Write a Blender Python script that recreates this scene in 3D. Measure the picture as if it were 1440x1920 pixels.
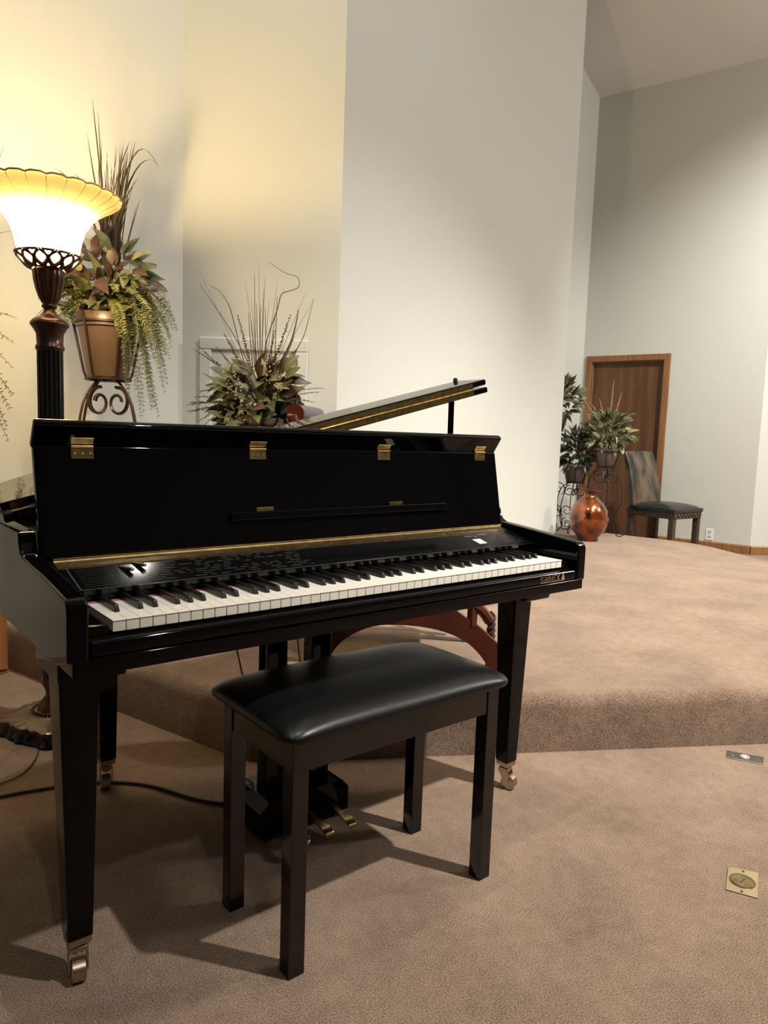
import bpy, math, random
from mathutils import Vector, Matrix
random.seed(7)
S = bpy.context.scene
COL = S.collection
for o in list(bpy.data.objects): bpy.data.objects.remove(o, do_unlink=True)

# ------------------------------------------------------------------ camera
CAM = Vector((-0.4004, -1.2096, 1.0697)); FPX = 1350.0
CR = Vector((0.7772, -0.6283, 0.0337)); CU = Vector((0.0418, 0.1051, 0.9936)); CF = Vector((0.6278, 0.7708, -0.1079))
FH = Vector((CF.x, CF.y, 0)).normalized(); RH = Vector((FH.y, -FH.x, 0))
cd = bpy.data.cameras.new('camera'); co = bpy.data.objects.new('camera', cd); COL.objects.link(co)
co.matrix_world = Matrix(((CR.x, CU.x, -CF.x, CAM.x), (CR.y, CU.y, -CF.y, CAM.y), (CR.z, CU.z, -CF.z, CAM.z), (0, 0, 0, 1)))
cd.sensor_fit = 'VERTICAL'; cd.sensor_height = 24; cd.lens = FPX * 24 / 1920; cd.clip_start = .02
S.camera = co
S.view_settings.view_transform = 'Standard'; S.view_settings.look = 'None'
S.view_settings.gamma = 1; S.view_settings.use_curve_mapping = False
S.view_settings.exposure = 0.0

# ------------------------------------------------------------------ world, the room's ceiling spots and an added fill light
w = bpy.data.worlds.new('world'); S.world = w; w.use_nodes = True
w.node_tree.nodes['Background'].inputs[0].default_value = (1, .9, .78, 1)
w.node_tree.nodes['Background'].inputs[1].default_value = .05
def spot(name, loc, target, power, cone, size=.07, col=(1, .93, .83), blend=.7):
    l = bpy.data.lights.new(name, 'SPOT'); l.energy = power; l.spot_size = math.radians(cone); l.spot_blend = blend
    l.shadow_soft_size = size; l.color = col
    o = bpy.data.objects.new(name, l); COL.objects.link(o); o.location = loc
    o.rotation_euler = (Vector(target) - Vector(loc)).to_track_quat('-Z', 'Y').to_euler(); return o
spot('ceiling_spot', (2.4, -2.9, 6.15), (2.9, .2, 0), 3600, 60, blend=1)
spot('ceiling_spot', (-.9, -4.4, 6.4), (.3, -.4, 0), 160, 70)
spot('ceiling_spot', (3.6, -1.2, 5.6), (4.0, 1.0, 0), 1150, 58, blend=1)
spot('ceiling_spot', (4.9, -1.0, 5.2), (7.2, 1.4, .9), 1650, 80, blend=1)
spot('ceiling_spot', (.4, .2, 6.4), (1.3, 2.3, 1.7), 480, 90, blend=1)
def added_fill(loc, power):  # unseen point light added to brighten the ceiling and far walls
    l = bpy.data.lights.new('added_fill_light', 'POINT'); l.energy = power; l.shadow_soft_size = .18; l.color = (1, .92, .82)
    o = bpy.data.objects.new('added_fill_light', l); COL.objects.link(o); o.location = loc
added_fill((7.0, -2.6, 4.4), 460)

# ------------------------------------------------------------------ helpers
def px(x, y, D):
    """world point D metres in front of the camera (horizontal depth) in the direction of a spot of the view"""
    d = CF * FPX + CR * (x - 720) - CU * (y - 960)
    return CAM + d * (D / d.dot(FH))
def pz(x, y, z):
    d = CF * FPX + CR * (x - 720) - CU * (y - 960)
    return CAM + d * ((z - CAM.z) / d.z)

class MB:
    def __init__(s): s.v = []; s.f = []; s.m = []; s.mi = 0
    def add(s, vs, fs):
        n = len(s.v); s.v += [tuple(v) for v in vs]; s.f += [tuple(i + n for i in f) for f in fs]; s.m += [s.mi] * len(fs); return s
    def box(s, x0, x1, y0, y1, z0, z1, M=None):
        vs = [Vector(q) for q in ((x0,y0,z0),(x1,y0,z0),(x1,y1,z0),(x0,y1,z0),(x0,y0,z1),(x1,y0,z1),(x1,y1,z1),(x0,y1,z1))]
        if M: vs = [M @ v for v in vs]
        return s.add(vs, [(0,3,2,1),(4,5,6,7),(0,1,5,4),(1,2,6,5),(2,3,7,6),(3,0,4,7)])
    def prism(s, poly, a, b, M=None, axis='z'):
        """extrude a polygon between a and b along an axis"""
        def P(u, v, t):
            q = Vector((u, v, t)) if axis == 'z' else (Vector((t, u, v)) if axis == 'x' else Vector((u, t, v)))
            return M @ q if M else q
        n = len(poly)
        vs = [P(u, v, a) for u, v in poly] + [P(u, v, b) for u, v in poly]
        fs = [tuple(range(n))[::-1], tuple(range(n, 2*n))] + [(i, (i+1) % n, n+(i+1) % n, n+i) for i in range(n)]
        return s.add(vs, fs)
    def lathe(s, prof, c=(0,0,0), n=32, flute=0, famp=0, cap=True, scal=None):
        c = Vector(c); k = len(prof); vs = []; fs = []
        for i, (r, z) in enumerate(prof):
            for j in range(n):
                a = 2*math.pi*j/n; rr = r
                if flute and (scal is None or scal[i]): rr = r - famp*(scal[i] if scal else 1)*abs(math.cos(a*flute/2))**6
                vs.append(c + Vector((rr*math.cos(a), rr*math.sin(a), z)))
        for i in range(k-1):
            for j in range(n): fs.append((i*n+j, i*n+(j+1) % n, (i+1)*n+(j+1) % n, (i+1)*n+j))
        if cap: fs.append(tuple(range(n))[::-1]); fs.append(tuple((k-1)*n+j for j in range(n)))
        return s.add(vs, fs)
    def tube(s, pts, r, n=8, closed=False):
        pts = [Vector(q) for q in pts]; k = len(pts)
        rs = r if isinstance(r, (list, tuple)) else [r]*k
        vs = []; fs = []; up = None
        for i, q in enumerate(pts):
            a = pts[max(i-1, 0)] if not closed else pts[i-1]; b = pts[min(i+1, k-1)] if not closed else pts[(i+1) % k]
            t = (b-a); t = t.normalized() if t.length > 1e-9 else Vector((0,0,1))
            if up is None:
                up = Vector((0,0,1)) if abs(t.z) < .9 else Vector((1,0,0))
            up = (up - t*up.dot(t))
            if up.length < 1e-6: up = t.orthogonal()
            up.normalize(); sd = t.cross(up)
            for j in range(n):
                an = 2*math.pi*j/n; vs.append(q + (up*math.cos(an) + sd*math.sin(an))*rs[i])
        m = k if closed else k-1
        for i in range(m):
            for j in range(n): fs.append((i*n+j, i*n+(j+1) % n, ((i+1) % k)*n+(j+1) % n, ((i+1) % k)*n+j))
        if not closed: fs.append(tuple(range(n))[::-1]); fs.append(tuple((k-1)*n+j for j in range(n)))
        return s.add(vs, fs)
    def leaf(s, base, d, L, W, nrm, bend=.3, fold=.25, seg=6):
        d = d.normalized(); nrm = (nrm - d*nrm.dot(d))
        nrm = nrm.normalized() if nrm.length > 1e-6 else d.orthogonal().normalized()
        sd = d.cross(nrm); vs = []; fs = []
        for i in range(seg+1):
            t = i/seg; wd = W*.5*math.sin(math.pi*min(1, t*.94+.06)**.85)*(1-.15*t) if t < 1 else 0
            c = base + d*(L*t) - nrm*(bend*L*t*t)
            vs += [c - sd*wd + nrm*fold*wd, c, c + sd*wd + nrm*fold*wd]
        for i in range(seg):
            a = i*3; fs += [(a, a+1, a+4, a+3), (a+1, a+2, a+5, a+4)]
        return s.add(vs, fs)
    def blade(s, pts, w0):
        """grass ribbon along points"""
        k = len(pts); vs = []; fs = []
        for i, q in enumerate(pts):
            t = i/(k-1); wd = w0*.5*(1-t)**.6 + .0003
            vs += [q - RH*wd*.8 - FH*wd*.5, q + RH*wd*.8 + FH*wd*.5]
        for i in range(k-1): fs.append((2*i, 2*i+1, 2*i+3, 2*i+2))
        return s.add(vs, fs)
    def frond(s, pts, ll, n=16, stem=.0012, droop=.2, w=.35, jit=.2):
        """stem with pairs of leaflets"""
        s.tube(pts, [stem]*(len(pts)-1)+[stem*.4], 4); k = len(pts)-1
        for i in range(n):
            t = (i+.5)/n*k; a = int(t); u = t-a; q = pts[a].lerp(pts[min(a+1, k)], u); tg = (pts[min(a+1, k)]-pts[a]).normalized()
            sd = tg.cross(Vector((0,0,1)) if abs(tg.z) < .8 else FH)
            if sd.length < 1e-5: continue
            sd.normalize(); L = ll*(.45+.55*math.sin(math.pi*min(1, (i+1)/n*.85+.1)))
            for sg in (-1, 1):
                d = sd*sg + tg*.55 + Vector((random.uniform(-jit,jit), random.uniform(-jit,jit), random.uniform(-jit-.05,jit)))
                s.leaf(q, d, L, L*w, sd.cross(tg)*sg + Vector((0,0,.3)), droop, .2, 2)
        return s
    def build(s, name, mat, parent=None, smooth=False, bevel=0, seg=2, angle=35, mats=None):
        me = bpy.data.meshes.new(name); me.from_pydata(s.v, [], s.f); 
        for m in (mats or [mat]): me.materials.append(m)
        if mats:
            for p_, i in zip(me.polygons, s.m): p_.material_index = i
        me.update()
        o = bpy.data.objects.new(name, me); COL.objects.link(o)
        if parent: o.parent = parent; o.matrix_parent_inverse = Matrix.Translation(-parent.location) if parent.type == 'EMPTY' else Matrix.Identity(4)
        if smooth or bevel:
            for p_ in me.polygons: p_.use_smooth = True
            if smooth != 'all':
                try: me.set_sharp_from_angle(angle=math.radians(angle))
                except Exception: pass
        if bevel:
            b = o.modifiers.new('bevel', 'BEVEL'); b.width = bevel; b.segments = seg; b.limit_method = 'ANGLE'; b.angle_limit = math.radians(40)
            b.harden_normals = False
            for p_ in me.polygons: p_.use_smooth = True
            try: me.set_sharp_from_angle(angle=math.radians(89))
            except Exception: pass
            wn = o.modifiers.new('wn', 'WEIGHTED_NORMAL'); wn.keep_sharp = False
        return o
def thing(name, label, cat, loc=(0,0,0), group=None):
    o = bpy.data.objects.new(name, None); COL.objects.link(o); o.location = loc; o.empty_display_size = .05
    o['label'] = label; o['category'] = cat
    if group: o['group'] = group
    return o
def tag(o, label, cat, group=None):
    o['label'] = label; o['category'] = cat
    if group: o['group'] = group
    return o
def struct(o): o['kind'] = 'structure'; return o

# ------------------------------------------------------------------ materials
def mat(name, col, rough=.5, metal=0, spec=.5, coat=0, noise=None, bump=None, emis=None, ior=None, aniso=None):
    m = bpy.data.materials.new(name); m.use_nodes = True; nt = m.node_tree; b = nt.nodes['Principled BSDF']
    b.inputs['Base Color'].default_value = (*col, 1); b.inputs['Roughness'].default_value = rough; b.inputs['Metallic'].default_value = metal
    b.inputs['Specular IOR Level'].default_value = spec
    if ior: b.inputs['IOR'].default_value = ior
    if coat: b.inputs['Coat Weight'].default_value = coat; b.inputs['Coat Roughness'].default_value = .05
    tc = nt.nodes.new('ShaderNodeTexCoord')
    if noise:  # (scale, col2, stretch)
        n = nt.nodes.new('ShaderNodeTexNoise'); n.inputs['Scale'].default_value = noise[0]; n.inputs['Detail'].default_value = 6
        mp = nt.nodes.new('ShaderNodeMapping'); mp.inputs['Scale'].default_value = noise[2] if len(noise) > 2 else (1,1,1)
        nt.links.new(tc.outputs['Object'], mp.inputs['Vector']); nt.links.new(mp.outputs[0], n.inputs['Vector'])
        r = nt.nodes.new('ShaderNodeValToRGB'); r.color_ramp.elements[0].position = .35; r.color_ramp.elements[1].position = .65
        r.color_ramp.elements[0].color = (*col, 1); r.color_ramp.elements[1].color = (*noise[1], 1)
        nt.links.new(n.outputs['Fac'], r.inputs['Fac']); nt.links.new(r.outputs[0], b.inputs['Base Color'])
    if bump:  # (scale, strength, distance)
        n = nt.nodes.new('ShaderNodeTexNoise'); n.inputs['Scale'].default_value = bump[0]; n.inputs['Detail'].default_value = 4
        nt.links.new(tc.outputs['Object'], n.inputs['Vector'])
        u = nt.nodes.new('ShaderNodeBump'); u.inputs['Strength'].default_value = bump[1]; u.inputs['Distance'].default_value = bump[2]
        nt.links.new(n.outputs['Fac'], u.inputs['Height']); nt.links.new(u.outputs[0], b.inputs['Normal'])
    return m
def carpet_mat(name):
    m = bpy.data.materials.new(name); m.use_nodes = True; nt = m.node_tree; b = nt.nodes['Principled BSDF']
    b.inputs['Roughness'].default_value = 1; b.inputs['Specular IOR Level'].default_value = .1
    b.inputs['Sheen Weight'].default_value = .25; b.inputs['Sheen Roughness'].default_value = .5; b.inputs['Sheen Tint'].default_value = (1,.85,.75,1)
    tc = nt.nodes.new('ShaderNodeTexCoord')
    def N(s, d=3): 
        n = nt.nodes.new('ShaderNodeTexNoise'); n.inputs['Scale'].default_value = s; n.inputs['Detail'].default_value = d
        nt.links.new(tc.outputs['Object'], n.inputs['Vector']); return n
    big = N(3.5, 5); mid = N(26, 4); fine = N(300, 3)
    def mx(a, b_, f):
        q = nt.nodes.new('ShaderNodeMix'); q.data_type = 'FLOAT'; q.inputs[0].default_value = f
        nt.links.new(a, q.inputs[2]); nt.links.new(b_, q.inputs[3]); return q.outputs[0]
    s1 = mx(big.outputs['Fac'], mid.outputs['Fac'], .35); s2 = mx(s1, fine.outputs['Fac'], .66)
    r = nt.nodes.new('ShaderNodeValToRGB'); e = r.color_ramp.elements
    e[0].position = .38; e[0].color = (.090,.057,.038,1); e[1].position = .63; e[1].color = (.405,.285,.205,1)
    nt.links.new(s2, r.inputs['Fac']); nt.links.new(r.outputs[0], b.inputs['Base Color'])
    u = nt.nodes.new('ShaderNodeBump'); u.inputs['Strength'].default_value = 1; u.inputs['Distance'].default_value = .007
    f2 = N(380, 2); nt.links.new(f2.outputs['Fac'], u.inputs['Height']); nt.links.new(u.outputs[0], b.inputs['Normal'])
    return m
def wall_mat(name, col, rough=.55):
    return mat(name, col, rough, spec=.35, bump=(9, .10, .02))
def leaf_mat(name, c1, c2, sc=14):
    m = mat(name, c1, .45, spec=.4, noise=(sc, c2)); nt = m.node_tree; b = nt.nodes['Principled BSDF']
    return m
M_carpet = carpet_mat('carpet'); M_wall = wall_mat('cream_paint', (.60,.625,.585)); M_ceil = mat('ceiling_paint', (.80,.80,.80), .9, spec=.1, bump=(120,.2,.004))
M_dark = mat('hall_wall', (.16,.145,.125), .9, spec=.1)  # unlit look of the hall put into the colour, for black lacquer reflections
M_lac = mat('black_lacquer', (.0015,.0015,.002), .04, spec=.22); M_lacs = mat('black_satin', (.006,.0055,.0055), .28, spec=.4)
M_bench = mat('bench_lacquer', (.003,.0025,.0025), .09, spec=.6)
M_ivory = mat('key_white', (.86,.84,.76), .18, spec=.4); M_keyb = mat('key_black', (.008,.008,.009), .3, spec=.4)
M_felt = mat('red_felt', (.5,.03,.05), .9, spec=.1)
M_brass = mat('brass', (.66,.50,.22), .22, 1, noise=(60, (.45,.33,.13))); M_brassd = mat('brass_aged', (.40,.30,.14), .3, 1, noise=(40,(.24,.18,.09)))
M_steel = mat('steel', (.42,.42,.43), .35, 1); M_nick = mat('caster_metal', (.50,.42,.32), .3, 1)
M_leath = mat('bench_vinyl', (.005,.0055,.006), .34, spec=.36, bump=(240,.14,.0012))
M_bronze = mat('bronze', (.045,.022,.014), .3, .6, spec=.6, noise=(18,(.10,.045,.028)))
M_lampblk = mat('lamp_pole_black', (.006,.007,.009), .25, spec=.6)
M_iron = mat('wrought_iron_brown', (.055,.026,.018), .4, .5); M_irond = mat('wrought_iron_dark', (.03,.022,.018), .45, .5)
M_pot = mat('taupe_pot', (.085,.055,.040), .35, noise=(7,(.11,.072,.052))); M_pot2 = mat('grey_pot', (.125,.10,.095), .5); M_soil = mat('moss', (.05,.03,.015), .9)
M_lf = leaf_mat('leaf_green', (.045,.06,.022), (.12,.13,.055)); M_lfp = leaf_mat('leaf_plum', (.035,.018,.014), (.10,.055,.040)); M_lfl = leaf_mat('leaf_pale', (.22,.21,.08), (.36,.33,.17))
M_fern = leaf_mat('fern_green', (.06,.075,.018), (.17,.175,.055), 25); M_fernd = leaf_mat('fern_dark', (.035,.045,.018), (.09,.10,.04), 25)
M_grass = leaf_mat('grass_brown', (.014,.010,.006), (.045,.032,.018), 20); M_twig = mat('twig', (.10,.055,.035), .6, noise=(30,(.05,.03,.02)))
M_berry = mat('berry_cream', (.45,.36,.20), .5)
M_redw = mat('mahogany', (.040,.009,.005), .22, spec=.4, noise=(5,(.085,.020,.009),(1,1,.3)))
M_oak = mat('oak', (.20,.095,.038), .4, noise=(5,(.30,.15,.062),(9,9,.6)))
M_door = mat('oak_door', (.095,.043,.020), .4, noise=(3.2,(.15,.07,.032),(5,5,.5)))
M_oakl = mat('oak_cabinet', (.22,.09,.030), .35, noise=(5,(.32,.14,.05),(9,9,.6)))
M_bleath = mat('worn_leather', (.012,.016,.017), .38, noise=(11,(.13,.095,.06),(1,1,.4))); M_cseat = mat('seat_leather', (.010,.012,.012), .3)
M_gleath = mat('grey_leather', (.07,.07,.08), .4)
M_carved = mat('carved_wood', (.018,.012,.009), .5, noise=(45,(.075,.052,.033)))
M_copper = mat('copper_lustre', (.010,.003,.002), .16, .6, coat=1, noise=(12,(.34,.078,.013),(1,1,.6)))
M_white = mat('white_plastic', (.8,.8,.78), .4); M_slot = mat('slot', (.05,.05,.05), .6); M_gold = mat('logo_gold', (.50,.36,.22), .4, .6)
M_print = mat('print_grey', (.05,.048,.042), .6); M_rubber = mat('rubber', (.012,.012,.012), .7); M_cableb = mat('cable_brown', (.05,.02,.012), .5)
M_panelb = mat('control_black', (.003,.003,.0035), .12, spec=.22)
# frosted amber glass of the lamp: lets the bulb's light through
M_shade = bpy.data.materials.new('amber_frosted_glass'); M_shade.use_nodes = True; nt = M_shade.node_tree; nt.nodes.clear()
o_ = nt.nodes.new('ShaderNodeOutputMaterial'); tr = nt.nodes.new('ShaderNodeBsdfTranslucent'); df = nt.nodes.new('ShaderNodeBsdfDiffuse'); gl = nt.nodes.new('ShaderNodeBsdfGlossy')
tr.inputs[0].default_value = (1,.86,.60,1); df.inputs[0].default_value = (.8,.66,.42,1); gl.inputs['Roughness'].default_value = .15
m1 = nt.nodes.new('ShaderNodeMixShader'); m1.inputs[0].default_value = .18; m2 = nt.nodes.new('ShaderNodeMixShader'); m2.inputs[0].default_value = .05
nt.links.new(tr.outputs[0], m1.inputs[1]); nt.links.new(df.outputs[0], m1.inputs[2]); nt.links.new(m1.outputs[0], m2.inputs[1]); nt.links.new(gl.outputs[0], m2.inputs[2]); nt.links.new(m2.outputs[0], o_.inputs[0])
# amber glass tint, darkened up the rim to paint in the bulb light's falloff
tcs = nt.nodes.new('ShaderNodeTexCoord'); sx = nt.nodes.new('ShaderNodeSeparateXYZ'); mr = nt.nodes.new('ShaderNodeMapRange'); rp = nt.nodes.new('ShaderNodeValToRGB')
mr.inputs['From Min'].default_value = 1.70; mr.inputs['From Max'].default_value = 1.81
rp.color_ramp.elements[0].position = .2; rp.color_ramp.elements[0].color = (.22,.19,.10,1); rp.color_ramp.elements[1].position = .6; rp.color_ramp.elements[1].color = (.080,.054,.024,1)
nt.links.new(tcs.outputs['Object'], sx.inputs[0]); nt.links.new(sx.outputs[2], mr.inputs['Value']); nt.links.new(mr.outputs[0], rp.inputs[0]); nt.links.new(rp.outputs[0], tr.inputs[0])
rp2 = nt.nodes.new('ShaderNodeValToRGB'); rp2.color_ramp.elements[0].color = (.8,.7,.5,1); rp2.color_ramp.elements[1].position = .42; rp2.color_ramp.elements[1].color = (.30,.20,.09,1)
nt.links.new(mr.outputs[0], rp2.inputs[0]); nt.links.new(rp2.outputs[0], df.inputs[0])
M_bulb = bpy.data.materials.new('bulb_glow'); M_bulb.use_nodes = True; nt = M_bulb.node_tree; nt.nodes.clear()
o_ = nt.nodes.new('ShaderNodeOutputMaterial'); em = nt.nodes.new('ShaderNodeEmission'); em.inputs[0].default_value = (1,.70,.34,1); em.inputs[1].default_value = 108
nt.links.new(em.outputs[0], o_.inputs[0]); em.name = 'Emission'

# ------------------------------------------------------------------ the room
R_END = Vector((5.023, 2.923, 0)); K = Vector((6.455, 3.77, 0)); CNR = Vector((6.885, 1.976, 0))
D_CREAM = 3.8
def g(x, D): q = px(x, 960, D); return Vector((q.x, q.y, 0))
A1 = g(341, D_CREAM); A2 = g(626, D_CREAM)
def wall(name, a, b, z1, m, th=.12, z0=0, side=1):
    a = Vector(a); b = Vector(b); d = (b-a).normalized(); n = Vector((-d.y, d.x, 0))*side
    o = MB().prism([(q.x, q.y) for q in (a, b, b+n*th, a+n*th)], z0, z1).build(name, m); return struct(o)
def corner_fix(v, zlean=0): return v
fl = MB().add([(-9,-9,0),(12,-9,0),(12,9,0),(-9,9,0),(-9,-9,-.1),(12,-9,-.1),(12,9,-.1),(-9,9,-.1)], [(0,1,2,3),(7,6,5,4),(0,4,5,1),(1,5,6,2),(2,6,7,3),(3,7,4,0)]).build('floor', M_carpet); struct(fl)
LW_END = A1 + Vector((-3.6, -.42, 0))
wall('wall_left', LW_END, A1, 6.9, M_wall)
wall('wall_alcove', A1, A2 + (A2-A1).normalized()*.0, 6.9, M_wall)
wd = (R_END-A2).normalized(); wn = Vector((-wd.y, wd.x, 0))
struct(MB().prism([(q.x, q.y) for q in (A2, R_END, R_END+wn*.15, A2+wn*.15)], 0, 6.9).build('wall_column', M_wall))
RL = K + Vector((-3.2, -.655, 0))
wall('wall_recess', RL, K, 6.9, M_wall)
# wall with the door (opening cut), towards the corner
dd = Vector((.2326, -.9726, 0)); nn = Vector((-.9726, -.2326, 0))
def wp(s, z, off=0): q = K + dd*s + nn*off; return Vector((q.x, q.y, z))
DS0, DS1, DZ = .105, .885, 1.935     # door opening along the wall
wl = MB()
def wbox(mb, s0, s1, z0, z1, o0, o1):
    vs = [wp(s0,z0,o0), wp(s1,z0,o0), wp(s1,z0,o1), wp(s0,z0,o1), wp(s0,z1,o0), wp(s1,z1,o0), wp(s1,z1,o1), wp(s0,z1,o1)]
    mb.add(vs, [(0,1,2,3),(7,6,5,4),(0,4,5,1),(1,5,6,2),(2,6,7,3),(3,7,4,0)]); return mb
LW = (CNR-K).length
wbox(wl, 0, DS0, 0, 6, -.12, 0); wbox(wl, DS1, LW, 0, 6, -.12, 0); wbox(wl, DS0, DS1, DZ, 6, -.12, 0)
struct(wl.build('wall_back', M_wall))
d1 = MB(); wbox(d1, DS0, DS1, .01, DZ, -.075, -.035); struct(d1.build('door_1', M_door))
d2 = MB(); wbox(d2, DS0-.065, DS0, 0, DZ+.065, -.02, .018); wbox(d2, DS1, DS1+.065, 0, DZ+.065, -.02, .018); wbox(d2, DS0, DS1, DZ, DZ+.065, -.02, .018)
wbox(d2, DS0, DS0+.012, 0, DZ, -.08, 0); wbox(d2, DS1-.012, DS1, 0, DZ, -.08, 0); wbox(d2, DS0, DS1, DZ-.012, DZ, -.08, 0)
struct(d2.build('trim_1', M_oak, bevel=.004))
e2 = Vector((.79, -.613, 0)); RW = CNR + e2*4.2
wall('wall_right', CNR, RW, 6.9, M_wall, side=1)
def bb(name, a, b, side=-1):
    d = (b-a).normalized(); n = Vector((-d.y, d.x, 0))*side
    struct(MB().prism([(0,0),(.014,0),(.014,.078),(.008,.088),(0,.09)], 0, (b-a).length, M=Matrix(((n.x,0,d.x,a.x),(n.y,0,d.y,a.y),(0,1,0,0),(0,0,0,1)))).build(name, M_oak))
bb('baseboard_back', wp(DS1+.065, 0, .001), wp(LW, 0, .001)); bb('baseboard_right', CNR+Vector((-.002,-.003,0)), RW)
bb('baseboard_recess', RL+Vector((.02,-.03,0)), K+Vector((-.01,-.03,0)))
# hall behind the camera
wall('wall_hall_right', RW, (RW.x+.3, -9, 0), 6.9, M_dark, side=1); wall('wall_rear', (12,-9,0), (-9,-9,0), 6.9, M_dark, side=1)
wall('wall_hall_left', (-9,-9,0), (-9,6,0), 6.9, M_dark, side=1); wall('wall_side', (-9, LW_END.y+.06, 0), (LW_END.x, LW_END.y, 0), 6.9, M_wall, side=1)
# sloped ceiling over the recess rising to a flat part
cz = []; mslope = .3; k0 = K + dd*(-1.0); k1 = K + dd*9
def cp(q, t): r = q + nn*t; return (r.x, r.y, 4.76 + mslope*t - (-.04*((q-K).dot(dd))/1.63)*-1)
run = 6.6
a, b, c, d = cp(k0-nn*1.5, 0), cp(k1-nn*1.5, 0), cp(k1, run), cp(k0, run)
a = (a[0], a[1], 4.76-.45); b = (b[0], b[1], 4.76-.45-.2)
e_, f_ = (k1+nn*17), (k0+nn*17)
cb = MB().add([a, b, c, d, (e_.x, e_.y, c[2]), (f_.x, f_.y, d[2])], [(0,1,2,3),(3,2,4,5)])
cb.add([(v[0], v[1], v[2]+.1) for v in cb.v[:6]], [(3,2,1,0),(5,4,2,3)])
struct(cb.build('ceiling', M_ceil))

# stage: carpeted platform one step high
def round_poly(P, rad):
    out = []
    n = len(P)
    for i in range(n):
        p0, p1, p2 = Vector(P[i-1]), Vector(P[i]), Vector(P[(i+1) % n]); r = rad[i]
        if r <= 0: out.append(p1); continue
        u = (p0-p1).normalized(); v = (p2-p1).normalized(); A = p1+u*r; B = p1+v*r
        for k in range(7): t = k/6; out.append(A*(1-t)**2 + p1*2*t*(1-t) + B*t*t)
    return out
SH = .2
SP = [(.685,.765),(4.2,-1.268),(5.36,1.15),(5.80,1.95),(5.62,2.62),(5.55,3.30),(4.9,3.6),(1.0,3.4),(.18,2.45)]
sp = round_poly(SP, [.07,.15,.3,.3,.3,0,0,0,0])
st = MB()
prof = [(0,0),(0,.155),(.004,.172),(.014,.188),(.030,.197),(.050,.2)]
n = len(sp); cen = Vector((3,1.5)); 
def inset(P, d):
    out = []
    for i in range(len(P)):
        a, b, c = P[i-1], P[i], P[(i+1) % len(P)]
        e0 = (b-a).normalized(); e1 = (c-b).normalized(); nm = Vector((-e0.y, e0.x))+Vector((-e1.y, e1.x)); nm.normalize()
        out.append(b + nm*d/max(.5, nm.dot(Vector((-e0.y, e0.x)))))
    return out
for ins, z in prof: st.v += [(q.x, q.y, z) for q in inset(sp, ins)]
for i in range(len(prof)-1):
    for j in range(n): st.f.append((i*n+j, i*n+(j+1) % n, (i+1)*n+(j+1) % n, (i+1)*n+j)); st.m.append(0)
st.f.append(tuple((len(prof)-1)*n+j for j in range(n))); st.m.append(0)
stage = st.build('stage_platform', M_carpet, smooth=True, angle=50); stage['kind'] = 'structure'; stage.name = 'floor_stage'

# framed access panel on the alcove wall
ap = thing('access_panel', 'cream square access panel with mitred moulding on alcove wall behind plant', 'panel', (A1+A2)/2)
def al(x, y, off): 
    q = px(x, y, D_CREAM-off); return q
pl = px(375, 632, D_CREAM-.002); pr = px(578, 640, D_CREAM-.002); zt = pl.z; 
ux = (pr-pl); ux.z = 0; wdt = ux.length; ux.normalize(); M_ap = Matrix(((ux.x, -FH.x, 0, pl.x), (ux.y, -FH.y, 0, pl.y), (0,0,1,0), (0,0,0,1)))
mm = MB(); hh = .62; fw = .062
for (a, b, c, d) in ((0, wdt, zt-fw, zt), (0, wdt, zt-hh, zt-hh+fw), (0, fw, zt-hh+fw, zt-fw), (wdt-fw, wdt, zt-hh+fw, zt-fw)): mm.box(a, b, 0, .018, c, d, M_ap)
mm.build('moulding', M_wall, ap, bevel=.006)
MB().box(fw, wdt-fw, 0, .006, zt-hh+fw, zt-fw, M_ap).build('door_leaf', M_wall, ap)

# ------------------------------------------------------------------ piano
XL, XR = -.079, 1.304
pn = thing('digital_grand_piano', 'glossy black baby grand style digital piano with open keyboard and propped lid', 'piano', (.6,.3,0))
arm = [(-.021,.682),(-.021,.770),(-.017,.781),(-.008,.7875),(.10,.7985),(.235,.810),(.270,.812),(.288,.820),(.298,.836),(.301,.850),(.306,.856),(.33,.856),(.33,.655),(.05,.660)]
armL = [((.56 if u == .33 else u), v) for u, v in arm]
for nm, x0, x1, pr0 in (('side_arm', XL, XL+.035, armL), ('side_arm', XR-.035, XR, arm)):
    MB().prism(pr0, x0, x1, axis='x').build(nm, M_lac, pn, bevel=.005, seg=3)
# plan outline of the grand body
def cr(P, k=6):
    out = []
    for i in range(len(P)-1):
        p0 = Vector(P[max(i-1,0)]); p1 = Vector(P[i]); p2 = Vector(P[i+1]); p3 = Vector(P[min(i+2, len(P)-1)])
        for j in range(k):
            t = j/k; out.append(.5*((2*p1)+(-p0+p2)*t+(2*p0-5*p1+4*p2-p3)*t*t+(-p0+3*p1-3*p2+p3)*t**3))
    out.append(Vector(P[-1])); return out
tail = cr([(XL,.56),(XL,.66),(XL+.005,.76),(.0,.90),(.14,.975),(.32,.985),(.48,.93),(.60,.83),(.72,.71),(.90,.625),(1.08,.59),(1.22,.555),(1.29,.49),(XR,.40),(XR,.33)])
inn = []
for i, q in enumerate(tail):
    a = tail[max(i-1,0)]; b = tail[min(i+1, len(tail)-1)]; t = (b-a).normalized(); inn.append(q + Vector((t.y, -t.x))*.03)
rim = MB(); k = len(tail); z0, z1 = .655, .856
rim.v = [(q.x,q.y,z0) for q in tail]+[(q.x,q.y,z1) for q in tail]+[(q.x,q.y,z0) for q in inn]+[(q.x,q.y,z1) for q in inn]
for i in range(k-1): rim.f += [(i+1,i,k+i,k+i+1),(2*k+i,2*k+i+1,3*k+i+1,3*k+i),(k+i,3*k+i,3*k+i+1,k+i+1),(i,i+1,2*k+i+1,2*k+i)]
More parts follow.
